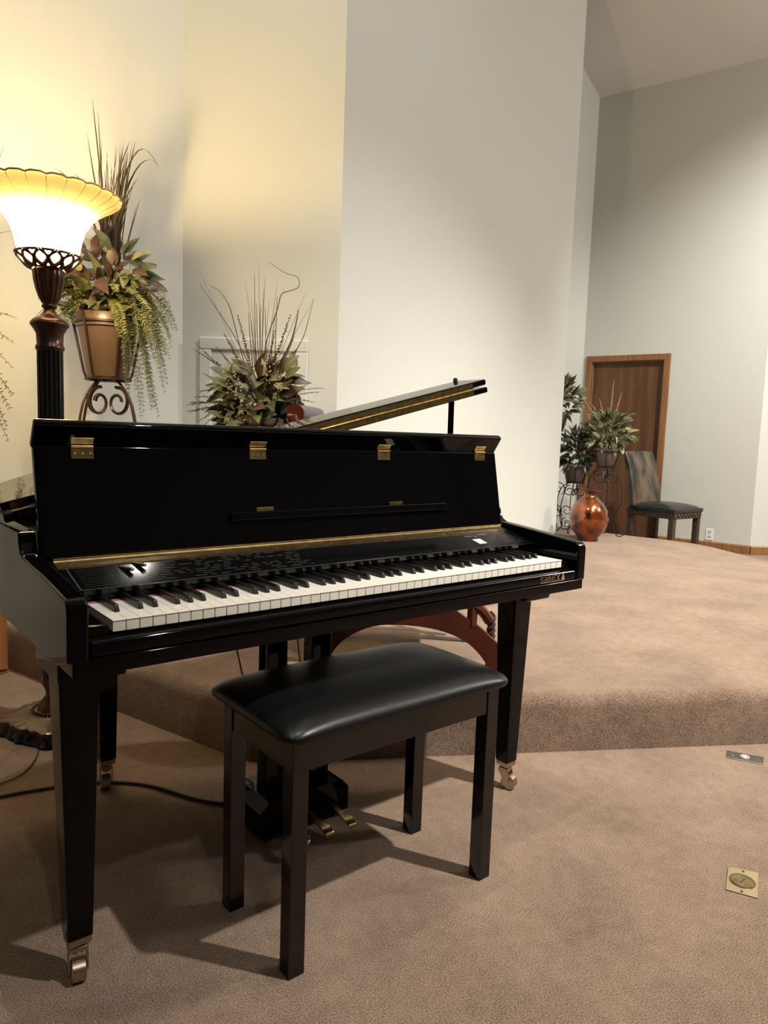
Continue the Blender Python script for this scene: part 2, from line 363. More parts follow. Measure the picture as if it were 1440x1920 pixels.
rim.f += [(0,2*k,3*k,k),(k-1,2*k-1,4*k-1,3*k-1)]; rim.m = [0]*len(rim.f)
rim.build('rim', M_lac, pn, smooth=True, angle=40)
MB().prism([(q.x,q.y) for q in inn], .79, .80).build('soundboard', M_lacs, pn)
MB().prism([(XL+.008,-.0205),(XR-.008,-.0205),(XR-.008,.35)]+[(q.x,q.y) for q in inn[::-1]][2:-2]+[(XL+.035,.55),(XL+.008,.55)], .656, .684).build('bottom_board', M_lac, pn, bevel=.002)
MB().box(XL+.036, XR-.036, -.0195, .0, .683, .7125).build('key_slip', M_lac, pn, bevel=.009, seg=4)
MB().box(XL+.036, XR-.036, .001, .30, .684, .712).build('key_bed', M_lacs, pn)
for x0, x1 in ((XL+.036,-.004),(1.229, XR-.036)):
    cbk = MB(); cbk.box(x0, x1, .004, .150, .712, .732).build('cheek_block', M_lac, pn, bevel=.003)
# keys
wk = MB(); KW = 1.225/52
wk.box(.0004, KW-.0004, 0, .150, .7375, .740).box(.0009, KW-.0009, .0012, .150, .7195, .7375)
wko = wk.build('white_key', M_ivory, pn, bevel=.0007); nkeys = [wko]
for i in range(1, 52):
    c_ = wko.copy(); COL.objects.link(c_); c_.parent = pn; c_.matrix_parent_inverse = Matrix.Translation(-pn.location); c_.location.x = i*KW; nkeys.append(c_)
bk = MB(); bw = .0098/2
bk.add([(-bw,.051,.740),(bw,.051,.740),(bw,.150,.740),(-bw,.150,.740),(-bw*.82,.0575,.7525),(bw*.82,.0575,.7525),(bw*.82,.150,.7525),(-bw*.82,.150,.7525)], [(0,3,2,1),(4,5,6,7),(0,1,5,4),(1,2,6,5),(2,3,7,6),(3,0,4,7)])
bko = bk.build('black_key', M_keyb, pn, bevel=.0012); first = True
offs = {0:.0, 2:-.0018, 3:.0018, 5:-.0022, 6:0, 7:.0022}   # after A,C,D,F,G,A
names = 'ABCDEFG'
for i in range(51):
    nmk = names[i % 7]
    if nmk in 'ACDFG':
        off = {'A':.0024,'C':-.002,'D':.002,'F':-.0024,'G':0}[nmk]
        x_ = (i+1)*KW + off
        if first: bko.location.x = x_; first = False
        else: c_ = bko.copy(); COL.objects.link(c_); c_.parent = pn; c_.matrix_parent_inverse = Matrix.Translation(-pn.location); c_.location.x = x_
MB().box(-.004, 1.229, .1375, .1385, .7402, .7415).build('felt_strip', M_felt, pn)
# control panel: sloped plate with a front face above the keys
cpm = MB().prism([(.140,.7555),(.134,.7660),(.262,.7985),(.285,.7985),(.285,.712),(.150,.712),(.150,.7555)], XL+.0365, XR-.0365, axis='x')
cpl = cpm.build('control_panel', M_panelb, pn, bevel=.0012)
def cpt(x, t, h=.0006): return Vector((x, .134+.128*t, .7660+.0325*t+h))
pm = MB()
def dash(x0, x1, t0, t1, h=.0005): pm.add([cpt(x0,t0,h),cpt(x1,t0,h),cpt(x1,t1,h),cpt(x0,t1,h)], [(0,1,2,3)])
rr = random.Random(3)
for row in range(9):
    t = .10+row*.075; x = .135+.006*row
    while x < .50:
        L = rr.uniform(.008,.030)
        if rr.random() < .75 and abs(x-.32) > .008: dash(x, min(x+L,.505), t, t+.014)
        x += L+rr.uniform(.004,.012)
for row in range(10):
    x = .03
    dash(.0, .065, .1+row*.07, .1+row*.07+.006)
dash(-.01, 1.18, .012, .026)
dash(-.012, -.0095, .012, .80)
dash(.56,.75,.03,.045)
for row in range(7):
    dash(1.165+.003*row, 1.20+.003*row, .18+row*.08, .20+row*.08); dash(1.21, 1.24, .14+row*.09, .15+row*.09)
dash(1.055,1.085,.60,.66); dash(1.09,1.105,.56,.66); dash(1.115,1.15,.62,.72)
pm.build('printed_markings', M_print, pn)
MB().box(0,.03,0,.03,0,.001, Matrix(((1,.0,0,1.065),(0,.97,0,.134+.128*.22),(0,.246,1,.7660+.0325*.22+.0004),(0,0,0,1)))).build('paper_label', M_white, pn)
kn = MB()
for i,(x,t) in enumerate(((.095,.55),(.125,.66))): kn.box(-.004,.004,-.02,.02,0,.006, Matrix.Translation(cpt(x,t,0))@Matrix.Rotation(.35,4,'Z'))
kn.build('slider', M_steel, pn, bevel=.001)
# brass piano hinge along the fallboard
bh = MB().prism([(.232,.7908),(.232,.7928),(.258,.7996),(.262,.8035),(.266,.8035),(.266,.797)], -.026, 1.258, axis='x')
bh.mi = 1
for i in range(17): bh.lathe([(.0022,0),(.0018,.0012),(0,.0014)], (-.0+i*.077, .243, .7952), 8, cap=False)
bho = bh.build('brass_hinge', None, pn, mats=[M_brassd, M_brass])
kt = MB()
for i in range(43): kt.tube([(-.026+i*.03,.2625,.8045),(-.026+i*.03+.0285,.2625,.8045)], .0025, 8)
kt.build('hinge_knuckle', M_brass, bho, smooth=True)
# fallboard folded upright, leaning back; local plane helper
FB0 = Vector((0,.266,.806)); FBd = Vector((0,.042,.216)).normalized(); FBn = Vector((0,-FBd.z,FBd.y)); FL = .223
def fb(x, t, h=0): return FB0 + Vector((x,0,0)) + FBd*t + FBn*h
def fbM(x, t, h=0): 
    o = fb(x,t,h); return Matrix(((1,0,0,o.x),(0,FBd.y,FBn.y,o.y),(0,FBd.z,FBn.z,o.z),(0,0,0,1)))
MB().box(-.047, 1.270, 0, FL, -.020, 0, fbM(0,0)).build('fallboard', M_lac, pn, bevel=.004, seg=3)
top = fb(0, FL+.002, .0)
lipd = Vector((0,-.0318,.0492)).normalized(); lipn = Vector((0,-lipd.z,lipd.y))
Ml = Matrix(((1,0,0,0),(0,lipd.y,lipn.y,top.y+.002),(0,lipd.z,lipn.z,top.z-.002),(0,0,0,1)))
MB().box(-.050, 1.272, -.010, .052, -.018, .0, Ml).build('fallboard_lip', M_lac, pn, bevel=.0055, seg=4)
hs = None
for hx in (.043, .442, .825, 1.198):
    if hs is None:
        hb = MB().box(-.022,.022,-.026,-.004,0,.0022, fbM(0,FL)).tube([fb(-.022,FL-.002,.004), fb(.022,FL-.002,.004)], .003, 8)
        hb.box(-.022,.022,.004,.020,-.0,.002, Ml)
        hs = hb.build('lid_hinge', M_brass, pn, bevel=.0008); hs.location.x = hx
        cs = MB()
        for q in (-.015,0,.015): cs.lathe([(.0025,0),(.0022,.0008),(0,.001)], fb(q,FL-.016,.002), 8, cap=False)
        c0 = cs.build('screw', M_brassd, hs)
    else:
        h_ = hs.copy(); COL.objects.link(h_); h_.parent = pn; h_.matrix_parent_inverse = Matrix.Translation(-pn.location); h_.location.x = hx
        c_ = c0.copy(); COL.objects.link(c_); c_.parent = h_; c_.matrix_parent_inverse = Matrix.Identity(4)
ml = MB().box(.356, 1.034, -.008, .012, .0, .012, fbM(0,.062)).build('music_ledge', M_lac, pn, bevel=.004, seg=3)
for hx in (.449,.852): MB().box(hx-.023,hx+.023,.012,.021,.0,.004, fbM(0,.062)).build('ledge_hinge', M_brass, ml, bevel=.0008)
# lid
slope = (1.251-.904)/(1.298+.09); LZ = 1.251-slope*1.298
ca = 1/math.sqrt(1+slope*slope); 
Mlid = Matrix(((ca,0,-slope*ca,0),(0,1,0,0),(slope*ca,0,ca,LZ),(0,0,0,1)))   # local z normal to the lid
def lx(x): return x/ca
outer = cr([(XL-.012,.40),(XL-.012,.60),(XL-.006,.77),(-.01,.915),(.13,.99),(.32,1.0),(.49,.945),(.61,.845),(.72,.735),(.90,.64),(1.08,.605),(1.23,.57),(1.302,.50),(XR+.010,.44),(XR+.010,.40)], 5)
lidp = [(lx(q.x), q.y) for q in outer]
MB().prism(lidp, -.043, -.025, Mlid).build('lid', M_lac, pn, bevel=.004, seg=2)
MB().box(lx(XL-.012), lx(XR+.006), .40, .525, -.018, 0, Mlid).build('lid_flap', M_lac, pn, bevel=.004, seg=3)
lh = MB().box(lx(.24), lx(1.248), .3975, .3995, -.0395, -.024, Mlid).box(lx(.24), lx(1.248), .3975, .3995, -.0205, -.0035, Mlid)
for i in range(33): lh.tube([Mlid@Vector((lx(.245)+i*.031,.3965,-.022)), Mlid@Vector((lx(.245)+i*.031+.029,.3965,-.022))], .0026, 8)
lh.mi = 1
for i in range(9):
    for zz in (-.012,-.032):
        c = Mlid@Vector((lx(.30)+i*.115,.3974,zz)); lh.box(-.002,.002,-.0012,0,-.002,.002, Matrix.Translation(c))
lh.build('lid_long_hinge', None, pn, smooth=True, mats=[M_brass, M_nick])
MB().box(lx(-.066),lx(-.040),.397,.3995,-.0395,-.027,Mlid).box(lx(-.074),lx(-.040),.397,.3995,-.0195,-.004,Mlid).tube([Mlid@Vector((lx(-.074),.397,-.022)),Mlid@Vector((lx(-.04),.397,-.022))], .0028, 8).build('lid_short_hinge', M_brass, pn)
MB().lathe([(.007,0),(.0075,.003),(.007,.010),(.004,.012)], Mlid@Vector((lx(1.285),.512,0)), 16).build('lid_bumper', M_rubber, pn, smooth=True)
# prop stick
pa = Vector((1.215,.45,.856)); pb = Vector((1.192,.43, LZ+slope*1.192-.044)); t = (pb-pa)
MB().box(-.009,.009,-.006,.006,-.02,t.length, Matrix.Translation(pa)@t.to_track_quat('Z','Y').to_matrix().to_4x4()).build('prop_stick', M_lac, pn, bevel=.002)
# legs with casters
def leg(cx, cy, ztop, rot, wt=.072, wb=.046):
    mb = MB(); a, b = wt/2, wb/2
    mb.add([(cx-b,cy-b,.088),(cx+b,cy-b,.088),(cx+b,cy+b,.088),(cx-b,cy+b,.088),(cx-a,cy-a,ztop),(cx+a,cy-a,ztop),(cx+a,cy+a,ztop),(cx-a,cy+a,ztop)], [(0,3,2,1),(4,5,6,7),(0,1,5,4),(1,2,6,5),(2,3,7,6),(3,0,4,7)])
    mb.v[0:4] = [(cx-b*1.0,cy-b,.088),(cx+b,cy-b,.088),(cx+b,cy+b,.088),(cx-b,cy+b,.088)]
    lg = mb.build('leg', M_lac, pn, bevel=.003)
    T = Matrix.Translation((cx,cy,0))@Matrix.Rotation(rot,4,'Z')
    cb_ = MB().box(cx-b*.92,cx+b*.92,cy-b*.92,cy+b*.92,.074,.088).tube([(cx,cy,.048),(cx,cy,.075)], .010, 12)
    # fork plates
    for sg in (-1,1):
        cb_.prism([(-.018,.060),(-.012,.068),(.010,.068),(.017,.052),(.021,.026),(.017,.017),(.010,.017),(-.006,.042)], sg*.0165-.0018, sg*.0165+.0018, T@Matrix(((1,0,0,0),(0,0,1,0),(0,1,0,0),(0,0,0,1))))
    cb_.box(-.016,.016,-.0165,.0165,.058,.0675,T); cb_.build('caster_bracket', M_nick, lg, bevel=.0015)
    wh = MB(); ring = []
    for i in range(2):
        y_ = (-.0115,.0115)[i]
    nn_=24; vs=[]; fs=[]
    for (r_, y_) in ((.019,-.0135),(.0225,-.0115),(.0225,.0115),(.019,.0135)):
        for j in range(nn_):
            a_=2*math.pi*j/nn_; vs.append(T@Vector((.014+r_*math.cos(a_), y_, .0225+r_*math.sin(a_))))
    for i in range(3):
        for j in range(nn_): fs.append((i*nn_+j, i*nn_+(j+1)%nn_, (i+1)*nn_+(j+1)%nn_, (i+1)*nn_+j))
    fs.append(tuple(range(nn_))[::-1]); fs.append(tuple(3*nn_+j for j in range(nn_)))
    wh.add(vs, fs).build('caster_wheel', M_nick, lg, smooth=True)
    return lg
leg(-.020,.155,.606,-1.75); leg(1.247,.180,.606,-1.3); leg(.268,.875,.656,-1.9,.066,.046)
lb = MB()
MB().prism([(-.062,.10),(.06,.10),(.06,.26),(-.062,.26)], .606, .655).build('leg_block', M_lac, pn, bevel=.006, seg=3)
rb = MB().prism([(1.145,.655),(1.155,.640),(1.17,.632),(1.19,.628),(1.24,.628),(1.25,.614),(1.262,.606),(1.285,.606),(1.285,.655)], .10, .26, axis='y')
MB().prism([(1.20,.606),(1.29,.606),(1.29,.618),(1.325,.655),(1.19,.655)], .13, .24, axis='y')
MB().box(1.185,1.296,.085,.27,.606,.655).build('leg_block', M_lac, pn, bevel=.010, seg=4)
# pedal lyre
for x0 in (.520,.660): MB().box(x0,x0+.06,.375,.425,.08,.656).build('lyre_post', M_lac, pn, bevel=.003)
pbx = [(.465,.0),(.775,.0),(.775,.085),(.752,.118),(.488,.118),(.465,.085)]
MB().prism([(.480,.018),(.760,.018),(.760,.085),(.735,.112),(.505,.112),(.480,.085)], .33, .49, axis='y').build('pedal_box', M_lac, pn, bevel=.003)
for x0 in (.50,.72): MB().box(x0,x0+.02,.34,.48,0,.018).build('lyre_foot', M_rubber, pn)
for x0 in (.548,.621,.694):
    pd = [(x0, .345, .058), (x0, .30, .056), (x0, .265, .050), (x0, .245, .052), (x0,.225,.048), (x0,.218,.040)]
    vs = []; ws = [.007,.008,.010,.0145,.015,.011]
    for (x_, y_, z_), w_ in zip(pd, ws): vs += [(x_-w_,y_,z_),(x_+w_,y_,z_),(x_+w_*.9,y_,z_-.007),(x_-w_*.9,y_,z_-.007)]
    fs = [(0,1,2,3),(23,22,21,20)]
    for i in range(5):
        for j in range(4): fs.append((i*4+j, (i+1)*4+j, (i+1)*4+(j+1)%4, i*4+(j+1)%4))
    MB().add(vs, fs).build('pedal', M_brass, pn, bevel=.0025, seg=3)
for xa, xb in ((.545,.50),(.695,.74)): MB().tube([(xa+.01,.43,.10),(xb+.06,.74,.655)], .0035, 8).build('brace_rod', M_steel, pn, smooth=True)
# maker's name on the front slip
lg_ = MB(); H = .0125
strokes = {'s':[[(1,1),(.1,1),(0,.75),(.2,.55),(.8,.45),(1,.25),(.9,0),(0,0)]], 'a':[[(.1,1),(.9,1),(1,.8),(1,0),(.1,0),(0,.25),(.1,.5),(1,.5)]],
 'm':[[(0,0),(0,1),(.9,1),(1,.85),(1,0)],[(.5,1),(.5,0)]], 'i':[[(.5,0),(.5,1.15)]], 'c':[[(1,1.1),(.1,1.1),(0,.9),(0,.15),(.1,0),(1,0)]], 'k':[[(0,0),(0,1.15)],[(.9,1.15),(.1,.55),(1,0)]]}
xx = 1.112
for ch in 'samick':
    wd_ = {'m':.0125,'i':.002}.get(ch,.0092)
    for sk in strokes[ch]:
        for (a0,b0),(a1,b1) in zip(sk[:-1], sk[1:]):
            p0 = Vector((xx+a0*wd_, -.0203, .6915+b0*H)); p1 = Vector((xx+a1*wd_, -.0203, .6915+b1*H)); d_ = (p1-p0); d_.normalize(); nv = Vector((-d_.z,0,d_.x))*.0008
            p0 -= d_*.0006; p1 += d_*.0006
            lg_.add([p0-nv,p1-nv,p1+nv,p0+nv], [(0,1,2,3)])
    xx += wd_+.0058
lg_.box(1.110,xx+.016,-.0206,-.0202,.6885,.6898)
lg_.add([(xx+.001,-.0203,.6905),(xx+.016,-.0203,.6905),(xx+.0075,-.0203,.715)],[(0,1,2)])
lg_.build('name_badge', M_gold, pn)

# ------------------------------------------------------------------ bench
bn = thing('piano_bench', 'black piano bench with padded vinyl seat and four square legs', 'bench', (.59,.05,0))
bx0, bx1, by0, by1 = .300, .872, -.104, .182
lw = .036
cu = MB(); NX, NY = 28, 16; cx0, cx1, cy0, cy1 = .280, .904, -.122, .232
def crown(u, v):
    e = 1-(abs(2*u-1)**5); f = 1-(abs(2*v-1)**4)
    return max(0, e)**.55*max(0, f)**.55
vs = []; fs = []
def rc(u, v, r=.055):
    x = cx0+(cx1-cx0)*u; y = cy0+(cy1-cy0)*v
    # round the corners in plan
    for X, Y in ((cx0,cy0),(cx1,cy0),(cx0,cy1),(cx1,cy1)):
        sx = 1 if X == cx0 else -1; sy = 1 if Y == cy0 else -1
        dx = (x-X)*sx; dy = (y-Y)*sy
        if dx < r and dy < r:
            a_, b_ = (r-dx)/r, (r-dy)/r; m_ = max(a_, b_); L_ = math.hypot(a_, b_)
            if L_ > 1e-6: k_ = m_/L_; x = X+sx*(r-a_*k_*r); y = Y+sy*(r-b_*k_*r)
    return x, y
def uu(i, N): t = i/N; return .5-.5*math.cos(math.pi*t) if True else t
for j in range(NY+1):
    for i in range(NX+1):
        u, v = uu(i,NX), uu(j,NY); x, y = rc(u, v, .04); vs.append((x, y, .497+.036*crown(u, v)))
for j in range(NY):
    for i in range(NX): a_ = j*(NX+1)+i; fs.append((a_, a_+1, a_+NX+2, a_+NX+1))
bd = [i for i in range(NX+1)]+[(j*(NX+1)+NX) for j in range(1,NY+1)]+[(NY*(NX+1)+i) for i in range(NX-1,-1,-1)]+[j*(NX+1) for j in range(NY-1,0,-1)]
cc = Vector(((cx0+cx1)/2,(cy0+cy1)/2,0)); base = len(vs)
for kk, (sc_, z_) in enumerate(((1.004,.494),(1.002,.489),(.992,.4855))):
    for i in bd: q = vs[i]; vs.append((cc.x+(q[0]-cc.x)*sc_, cc.y+(q[1]-cc.y)*sc_, z_))
nb = len(bd)
for i in range(nb):
    j_ = (i+1)%nb
    fs.append((bd[j_], bd[i], base+i, base+j_)); fs.append((base+j_, base+i, base+nb+i, base+nb+j_)); fs.append((base+nb+j_, base+nb+i, base+2*nb+i, base+2*nb+j_))
fs.append(tuple(base+2*nb+i for i in range(nb))[::-1])
cu.add(vs, fs).build('seat_cushion', M_leath, bn, smooth='all')
for nm_, (a,b,c,d) in (('apron',(bx0+lw,bx1-lw,by0+.003,by0+.021)),('apron',(bx0+lw,bx1-lw,by1-.021,by1-.003)),('apron',(bx0+.003,bx0+.021,by0+lw,by1-lw)),('apron',(bx1-.021,bx1-.003,by0+lw,by1-lw))):
    MB().box(a,b,c,d,.420,.486).build(nm_, M_bench, bn, bevel=.0012)
for x_, y_ in ((bx0,by0),(bx1-lw,by0),(bx0,by1-lw),(bx1-lw,by1-lw)):
    MB().box(x_, x_+lw, y_, y_+lw, 0, .486).build('leg', M_bench, bn, bevel=.0015)

# ------------------------------------------------------------------ floor lamp
LX, LY = .262, 1.390
lp = thing('floor_lamp', 'tall dark bronze torchiere floor lamp, lit, with scalloped amber glass shade', 'lamp', (LX,LY,0))
Lc = (LX,LY,0)
# square ornate base
bm = MB(); NB = 128; rings = [(.0,.140,1,0),(.008,.147,1,1),(.022,.137,1,1.2),(.038,.139,1,1.3),(.050,.148,1,1),(.056,.148,1,.8),(.060,.140,1,.3),(.061,.110,.8,0),(.064,.086,.3,0),(.070,.074,0,0),(.078,.068,0,0)]
for z_, R0, sq, wv in rings:
    for j in range(NB):
        a_ = 2*math.pi*j/NB; p_ = 5; se = (abs(math.cos(a_))**p_+abs(math.sin(a_))**p_)**(-1/p_)
        r_ = R0*(1+sq*(se-1)) + wv*.0045*math.cos(20*a_+z_*90) + wv*.006*math.cos(4*a_*2)
        bm.v.append((LX+r_*math.cos(a_+.436), LY+r_*math.sin(a_+.436), z_ + wv*.003*math.cos(28*a_+z_*200)*(1 if z_ > .01 else 0)))
for i in range(len(rings)-1):
    for j in range(NB): bm.f.append((i*NB+j, i*NB+(j+1)%NB, (i+1)*NB+(j+1)%NB, (i+1)*NB+j)); bm.m.append(1 if i >= 5 else 0)
bm.f.append(tuple(range(NB))[::-1]); bm.f.append(tuple((len(rings)-1)*NB+j for j in range(NB))); bm.m += [0,1]
lbs = bm.build('base', None, lp, smooth=True, angle=50, mats=[M_lampblk, mat('antique_gold', (.20,.155,.10), .35, .8)])
br = MB()
for j in range(30):
    a_ = 2*math.pi*j/30; br.lathe([(.0,-.006),(.005,-.004),(.0065,0),(.005,.004),(0,.006)], (LX+.072*math.cos(a_), LY+.072*math.sin(a_), .078), 8, cap=False)
br.build('bead_ring', M_bronze, lbs, smooth=True)
MB().lathe([(.060,.078),(.050,.10),(.030,.13),(.034,.15),(.044,.17),(.044,.19)], Lc, 32).build('foot_column', M_bronze, lp, smooth=True)
MB().lathe([(.0405,.19),(.0405,1.315)], Lc, 96, 16, .005).build('pole', M_lampblk, lp, smooth=True)
MB().lathe([(.041,1.305),(.045,1.31),(.045,1.32),(.041,1.325),(.042,1.36),(.052,1.378),(.060,1.388),(.060,1.396),(.050,1.408),(.033,1.416),(.022,1.428),(.017,1.440),(.024,1.448),(.024,1.452),(.020,1.458)], Lc, 40).build('collar', M_bronze, lp, smooth=True, angle=50)
MB().lathe([(.022,1.458),(.032,1.475),(.042,1.505),(.048,1.535),(.050,1.560),(.047,1.568)], Lc, 96, 14, .0035, scal=[0,1,1,1,.6,0]).build('fluted_urn', M_bronze, lp, smooth=True)
# gallery: ring and pierced leaves carrying the glass
gm = MB()
for (r_, z_, t_) in ((.050,1.570,.0035),(.095,1.614,.005)): gm.tube([(LX+(r_+.004)*math.cos(2*math.pi*j/36), LY+r_*math.sin(2*math.pi*j/36), z_) for j in range(36)], t_, 6, True)
for j in range(12):
    a0 = 2*math.pi*j/12
    for sg in (-1,1):
        pts = []
        for k_ in range(7):
            t_ = k_/6; r_ = .052+.047*t_**.75; a_ = a0+sg*.24*math.sin(math.pi*t_); pts.append((LX+r_*math.cos(a_), LY+r_*math.sin(a_), 1.570+.042*t_))
        gm.tube(pts, [.006,.008,.008,.006,.0055,.006,.006], 8)
gm.build('gallery', M_bronze, lp, smooth=True)
sm = MB()
sprof = [(.042,1.570,0),(.060,1.582,0),(.078,1.596,0),(.090,1.612,0),(.097,1.640,0),(.103,1.670,.1),(.113,1.700,.3),(.130,1.728,.6),(.155,1.755,1),(.185,1.776,1.2),(.210,1.790,1.3),(.224,1.800,1.4),(.228,1.806,1.4),(.224,1.810,1.3)]
NS = 216; prs = []
cupm = MB().lathe([(r_, z_) for r_, z_, s_ in sprof[:8]], Lc, 64, cap=False)
cupm.build('glass_cup', M_bulb, lp, smooth='all')
M_bulb2 = M_bulb.copy(); M_bulb2.node_tree.nodes['Emission'].inputs[1].default_value = 1950
MB().lathe([(.010,1.715),(.018,1.725),(.029,1.75),(.026,1.772),(.012,1.784),(.002,1.787)], Lc, 20).build('bulb', M_bulb2, lp, smooth=True)
sprof = sprof[7:]
for r_, z_, s_ in sprof:
    for j in range(NS):
        a_ = 2*math.pi*j/NS; c_ = abs(math.cos(a_*12)); r2 = r_ - .0070*s_*(c_**14) 
        sm.v.append((LX+r2*math.cos(a_), LY+r2*math.sin(a_), z_-.0040*s_*(c_**14)))
for i in range(len(sprof)-1):
    for j in range(NS): sm.f.append((i*NS+j, i*NS+(j+1)%NS, (i+1)*NS+(j+1)%NS, (i+1)*NS+j)); sm.m.append(0)
sm.mi = 1
for j in range(24):
    a_ = math.pi*(2*j)/24; pts = []
    for r_, z_, s_ in sprof[:-1]: pts.append((LX+(r_-.0065*s_)*math.cos(a_), LY+(r_-.0065*s_)*math.sin(a_), z_-.0045*s_))
    sm.tube(pts, [.0006+.0010*i/len(pts) for i in range(len(pts))], 5)
sm.tube([(LX+.226*math.cos(2*math.pi*j/96)*(1-.022*abs(math.cos(math.pi*j/4))**12), LY+.226*math.sin(2*math.pi*j/96)*(1-.022*abs(math.cos(math.pi*j/4))**12), 1.808-.004*abs(math.cos(math.pi*j/4))**12) for j in range(96)], .0035, 6, True)
sho = sm.build('glass_shade', None, lp, smooth='all', mats=[M_shade, mat('amber_rib', (.55,.38,.17), .3)])

MB().lathe([(.040,1.566),(.040,1.572),(.014,1.574),(.014,1.635),(.010,1.64)], Lc, 24).build('socket', M_bronze, lp, smooth=True)

# ------------------------------------------------------------------ wrought stands, pots, foliage
def spiral(c, r0, turns, a0, sgn, u, v, n=22, rend=.25):
    return [c + (u*math.cos(a0+sgn*2*math.pi*turns*i/n) + v*math.sin(a0+sgn*2*math.pi*turns*i/n))*(r0*(1-(1-rend)*i/n)) for i in range(n+1)]
def plant_stand(base, zb, rtop, hbasket, label, mat_, group=None, wire=.0045, potR=(.07,.1), scrolls=1, floorz=.2):
    """basket of uprights on scrolled legs; zb = height of the basket floor"""
    t = thing('plant_stand', label, 'plant stand', (base.x, base.y, floorz), 'wrought iron plant stands')
    c = Vector((base.x, base.y, 0)); Z = Vector((0,0,1))
    bk_ = MB(); rb_, rt_ = potR
    def ring(r_, z_): return [c + Vector((r_*math.cos(2*math.pi*j/28), r_*math.sin(2*math.pi*j/28), z_)) for j in range(28)]
    bk_.tube(ring(rb_+.008, zb), wire*.9, 6, True); bk_.tube(ring(rt_+.006, zb+hbasket*.86), wire*.9, 6, True)
    for j in range(6):
        a_ = math.pi*j/3+.55; dr = Vector((math.cos(a_), math.sin(a_), 0))
        bk_.tube([c+Z*(zb-.002), c+dr*(rb_*.7)+Z*(zb-.004), c+dr*(rb_+.004)+Z*(zb+.004), c+dr*(rb_+.014)+Z*(zb+.03), c+dr*(rt_+.012)+Z*(zb+hbasket*.9), c+dr*(rt_+.022)+Z*(zb+hbasket), c+dr*(rt_+.04)+Z*(zb+hbasket+.004), c+dr*(rt_+.045)+Z*(zb+hbasket-.014)], wire, 6)
    bk_.build('basket', mat_, t, smooth=True)
    H_ = zb-floorz
    for j in range(4):
        a_ = math.pi*j/2+.42; dr = Vector((math.cos(a_), math.sin(a_), 0)); lm = MB()
        top_ = []
        # upper C scroll, long S leg, foot scroll
        cS = c+dr*(rt_*.30)+Z*(zb-.105*H_/.6)
        R_ = .055*min(1, H_/.6)+.01
        top_ += spiral(c+dr*(.052)+Z*(zb-.02-R_*1.15), R_*1.0, 1.25, math.radians(100), -1, dr, Z, 24, .35)[::-1]
        lm.tube(top_, wire, 6)
        w_ = rt_*1.15
        pts = [c+dr*.012+Z*(zb-.006), c+dr*(.055)+Z*(zb-.006), c+dr*(w_*.9)+Z*(zb-.05*H_/.5), c+dr*(w_*1.18)+Z*(zb-.16*H_/.5), c+dr*(w_*1.15)+Z*(zb-.26*H_/.5), c+dr*(w_*.85)+Z*(floorz+H_*.30), c+dr*(w_*.75)+Z*(floorz+H_*.16), c+dr*(w_*.95)+Z*(floorz+.02), c+dr*(w_*1.25)+Z*(floorz+.004), c+dr*(w_*1.5)+Z*(floorz+.03), c+dr*(w_*1.42)+Z*(floorz+.07), c+dr*(w_*1.15)+Z*(floorz+.065), c+dr*(w_*1.18)+Z*(floorz+.04)]
        pts = cr3(pts, 4); lm.tube(pts, wire, 6)
        if scrolls > 1:
            lm.tube(spiral(c+dr*(w_*.5)+Z*(floorz+H_*.42), R_*1.1, 1.3, math.radians(-60), 1, dr, Z, 24, .3), wire*.9, 6)
            lm.tube(spiral(c+dr*(w_*.45)+Z*(floorz+H_*.18), R_*1.0, 1.2, math.radians(80), -1, dr, Z, 24, .3), wire*.9, 6)
        lm.build('leg', mat_, t, smooth=True)
    return t
def cr3(P, k=6):
    out = []
    for i in range(len(P)-1):
        p0 = P[max(i-1,0)]; p1 = P[i]; p2 = P[i+1]; p3 = P[min(i+2, len(P)-1)]
        for j in range(k):
            t = j/k; out.append(.5*((2*p1)+(-p0+p2)*t+(2*p0-5*p1+4*p2-p3)*t*t+(-p0+3*p1-3*p2+p3)*t**3))
    out.append(P[-1]); return out
def pot(t, base, z0, h, rb_, rt_, m):
    c = (base.x, base.y, 0)
    po = MB().lathe([(rb_*.9,z0),(rb_,z0+.004),(rb_+(rt_-rb_)*.78,z0+h*.78),(rt_*.985+.002,z0+h*.79),(rt_+.003,z0+h*.985),(rt_,z0+h),(rt_-.008,z0+h),(rt_-.014,z0+h-.03)], c, 48, cap=False)
    po.f.append(tuple(range(48))[::-1]); po.m.append(0)
    o = po.build('flower_pot', m, t, smooth=True, angle=50)
    MB().lathe([(rt_-.011,z0+h-.028),(rt_*.5,z0+h-.012),(.001,z0+h-.006)], c, 32, cap=False).build('moss', M_soil, t, smooth=True)
    return o
class Arr:
    """an arrangement whose stems fan out from the pot; offsets in view-aligned axes (right, up, towards viewer)"""
    def __init__(s, c, ppm): s.c = c
    def q(s, r, u, f): return s.c + RH*r + Vector((0,0,u)) - FH*f
rnd = random.Random(11)
def rleaf(mb, A, r, u, f, L, W, out=1.0, upb=.02, rn=rnd, u0=0):
    base = A.q(r, u, f); d = Vector(RH*r*out + Vector((0,0,1))*((u-u0)*.8+upb) - FH*f*out)*1.3; 
    if d.length < .01: d = Vector((0,0,1))
    d = d.normalized() + Vector((rn.uniform(-.7,.7), rn.uniform(-.7,.7), rn.uniform(-.7,.5)))
    nrm = (-FH*.9 + Vector((rn.uniform(-.5,.5), rn.uniform(-.5,.5), rn.uniform(.1,.9))))
    mb.leaf(base, d, L, W, nrm, rn.uniform(.05,.4), rn.uniform(.1,.35), 6)
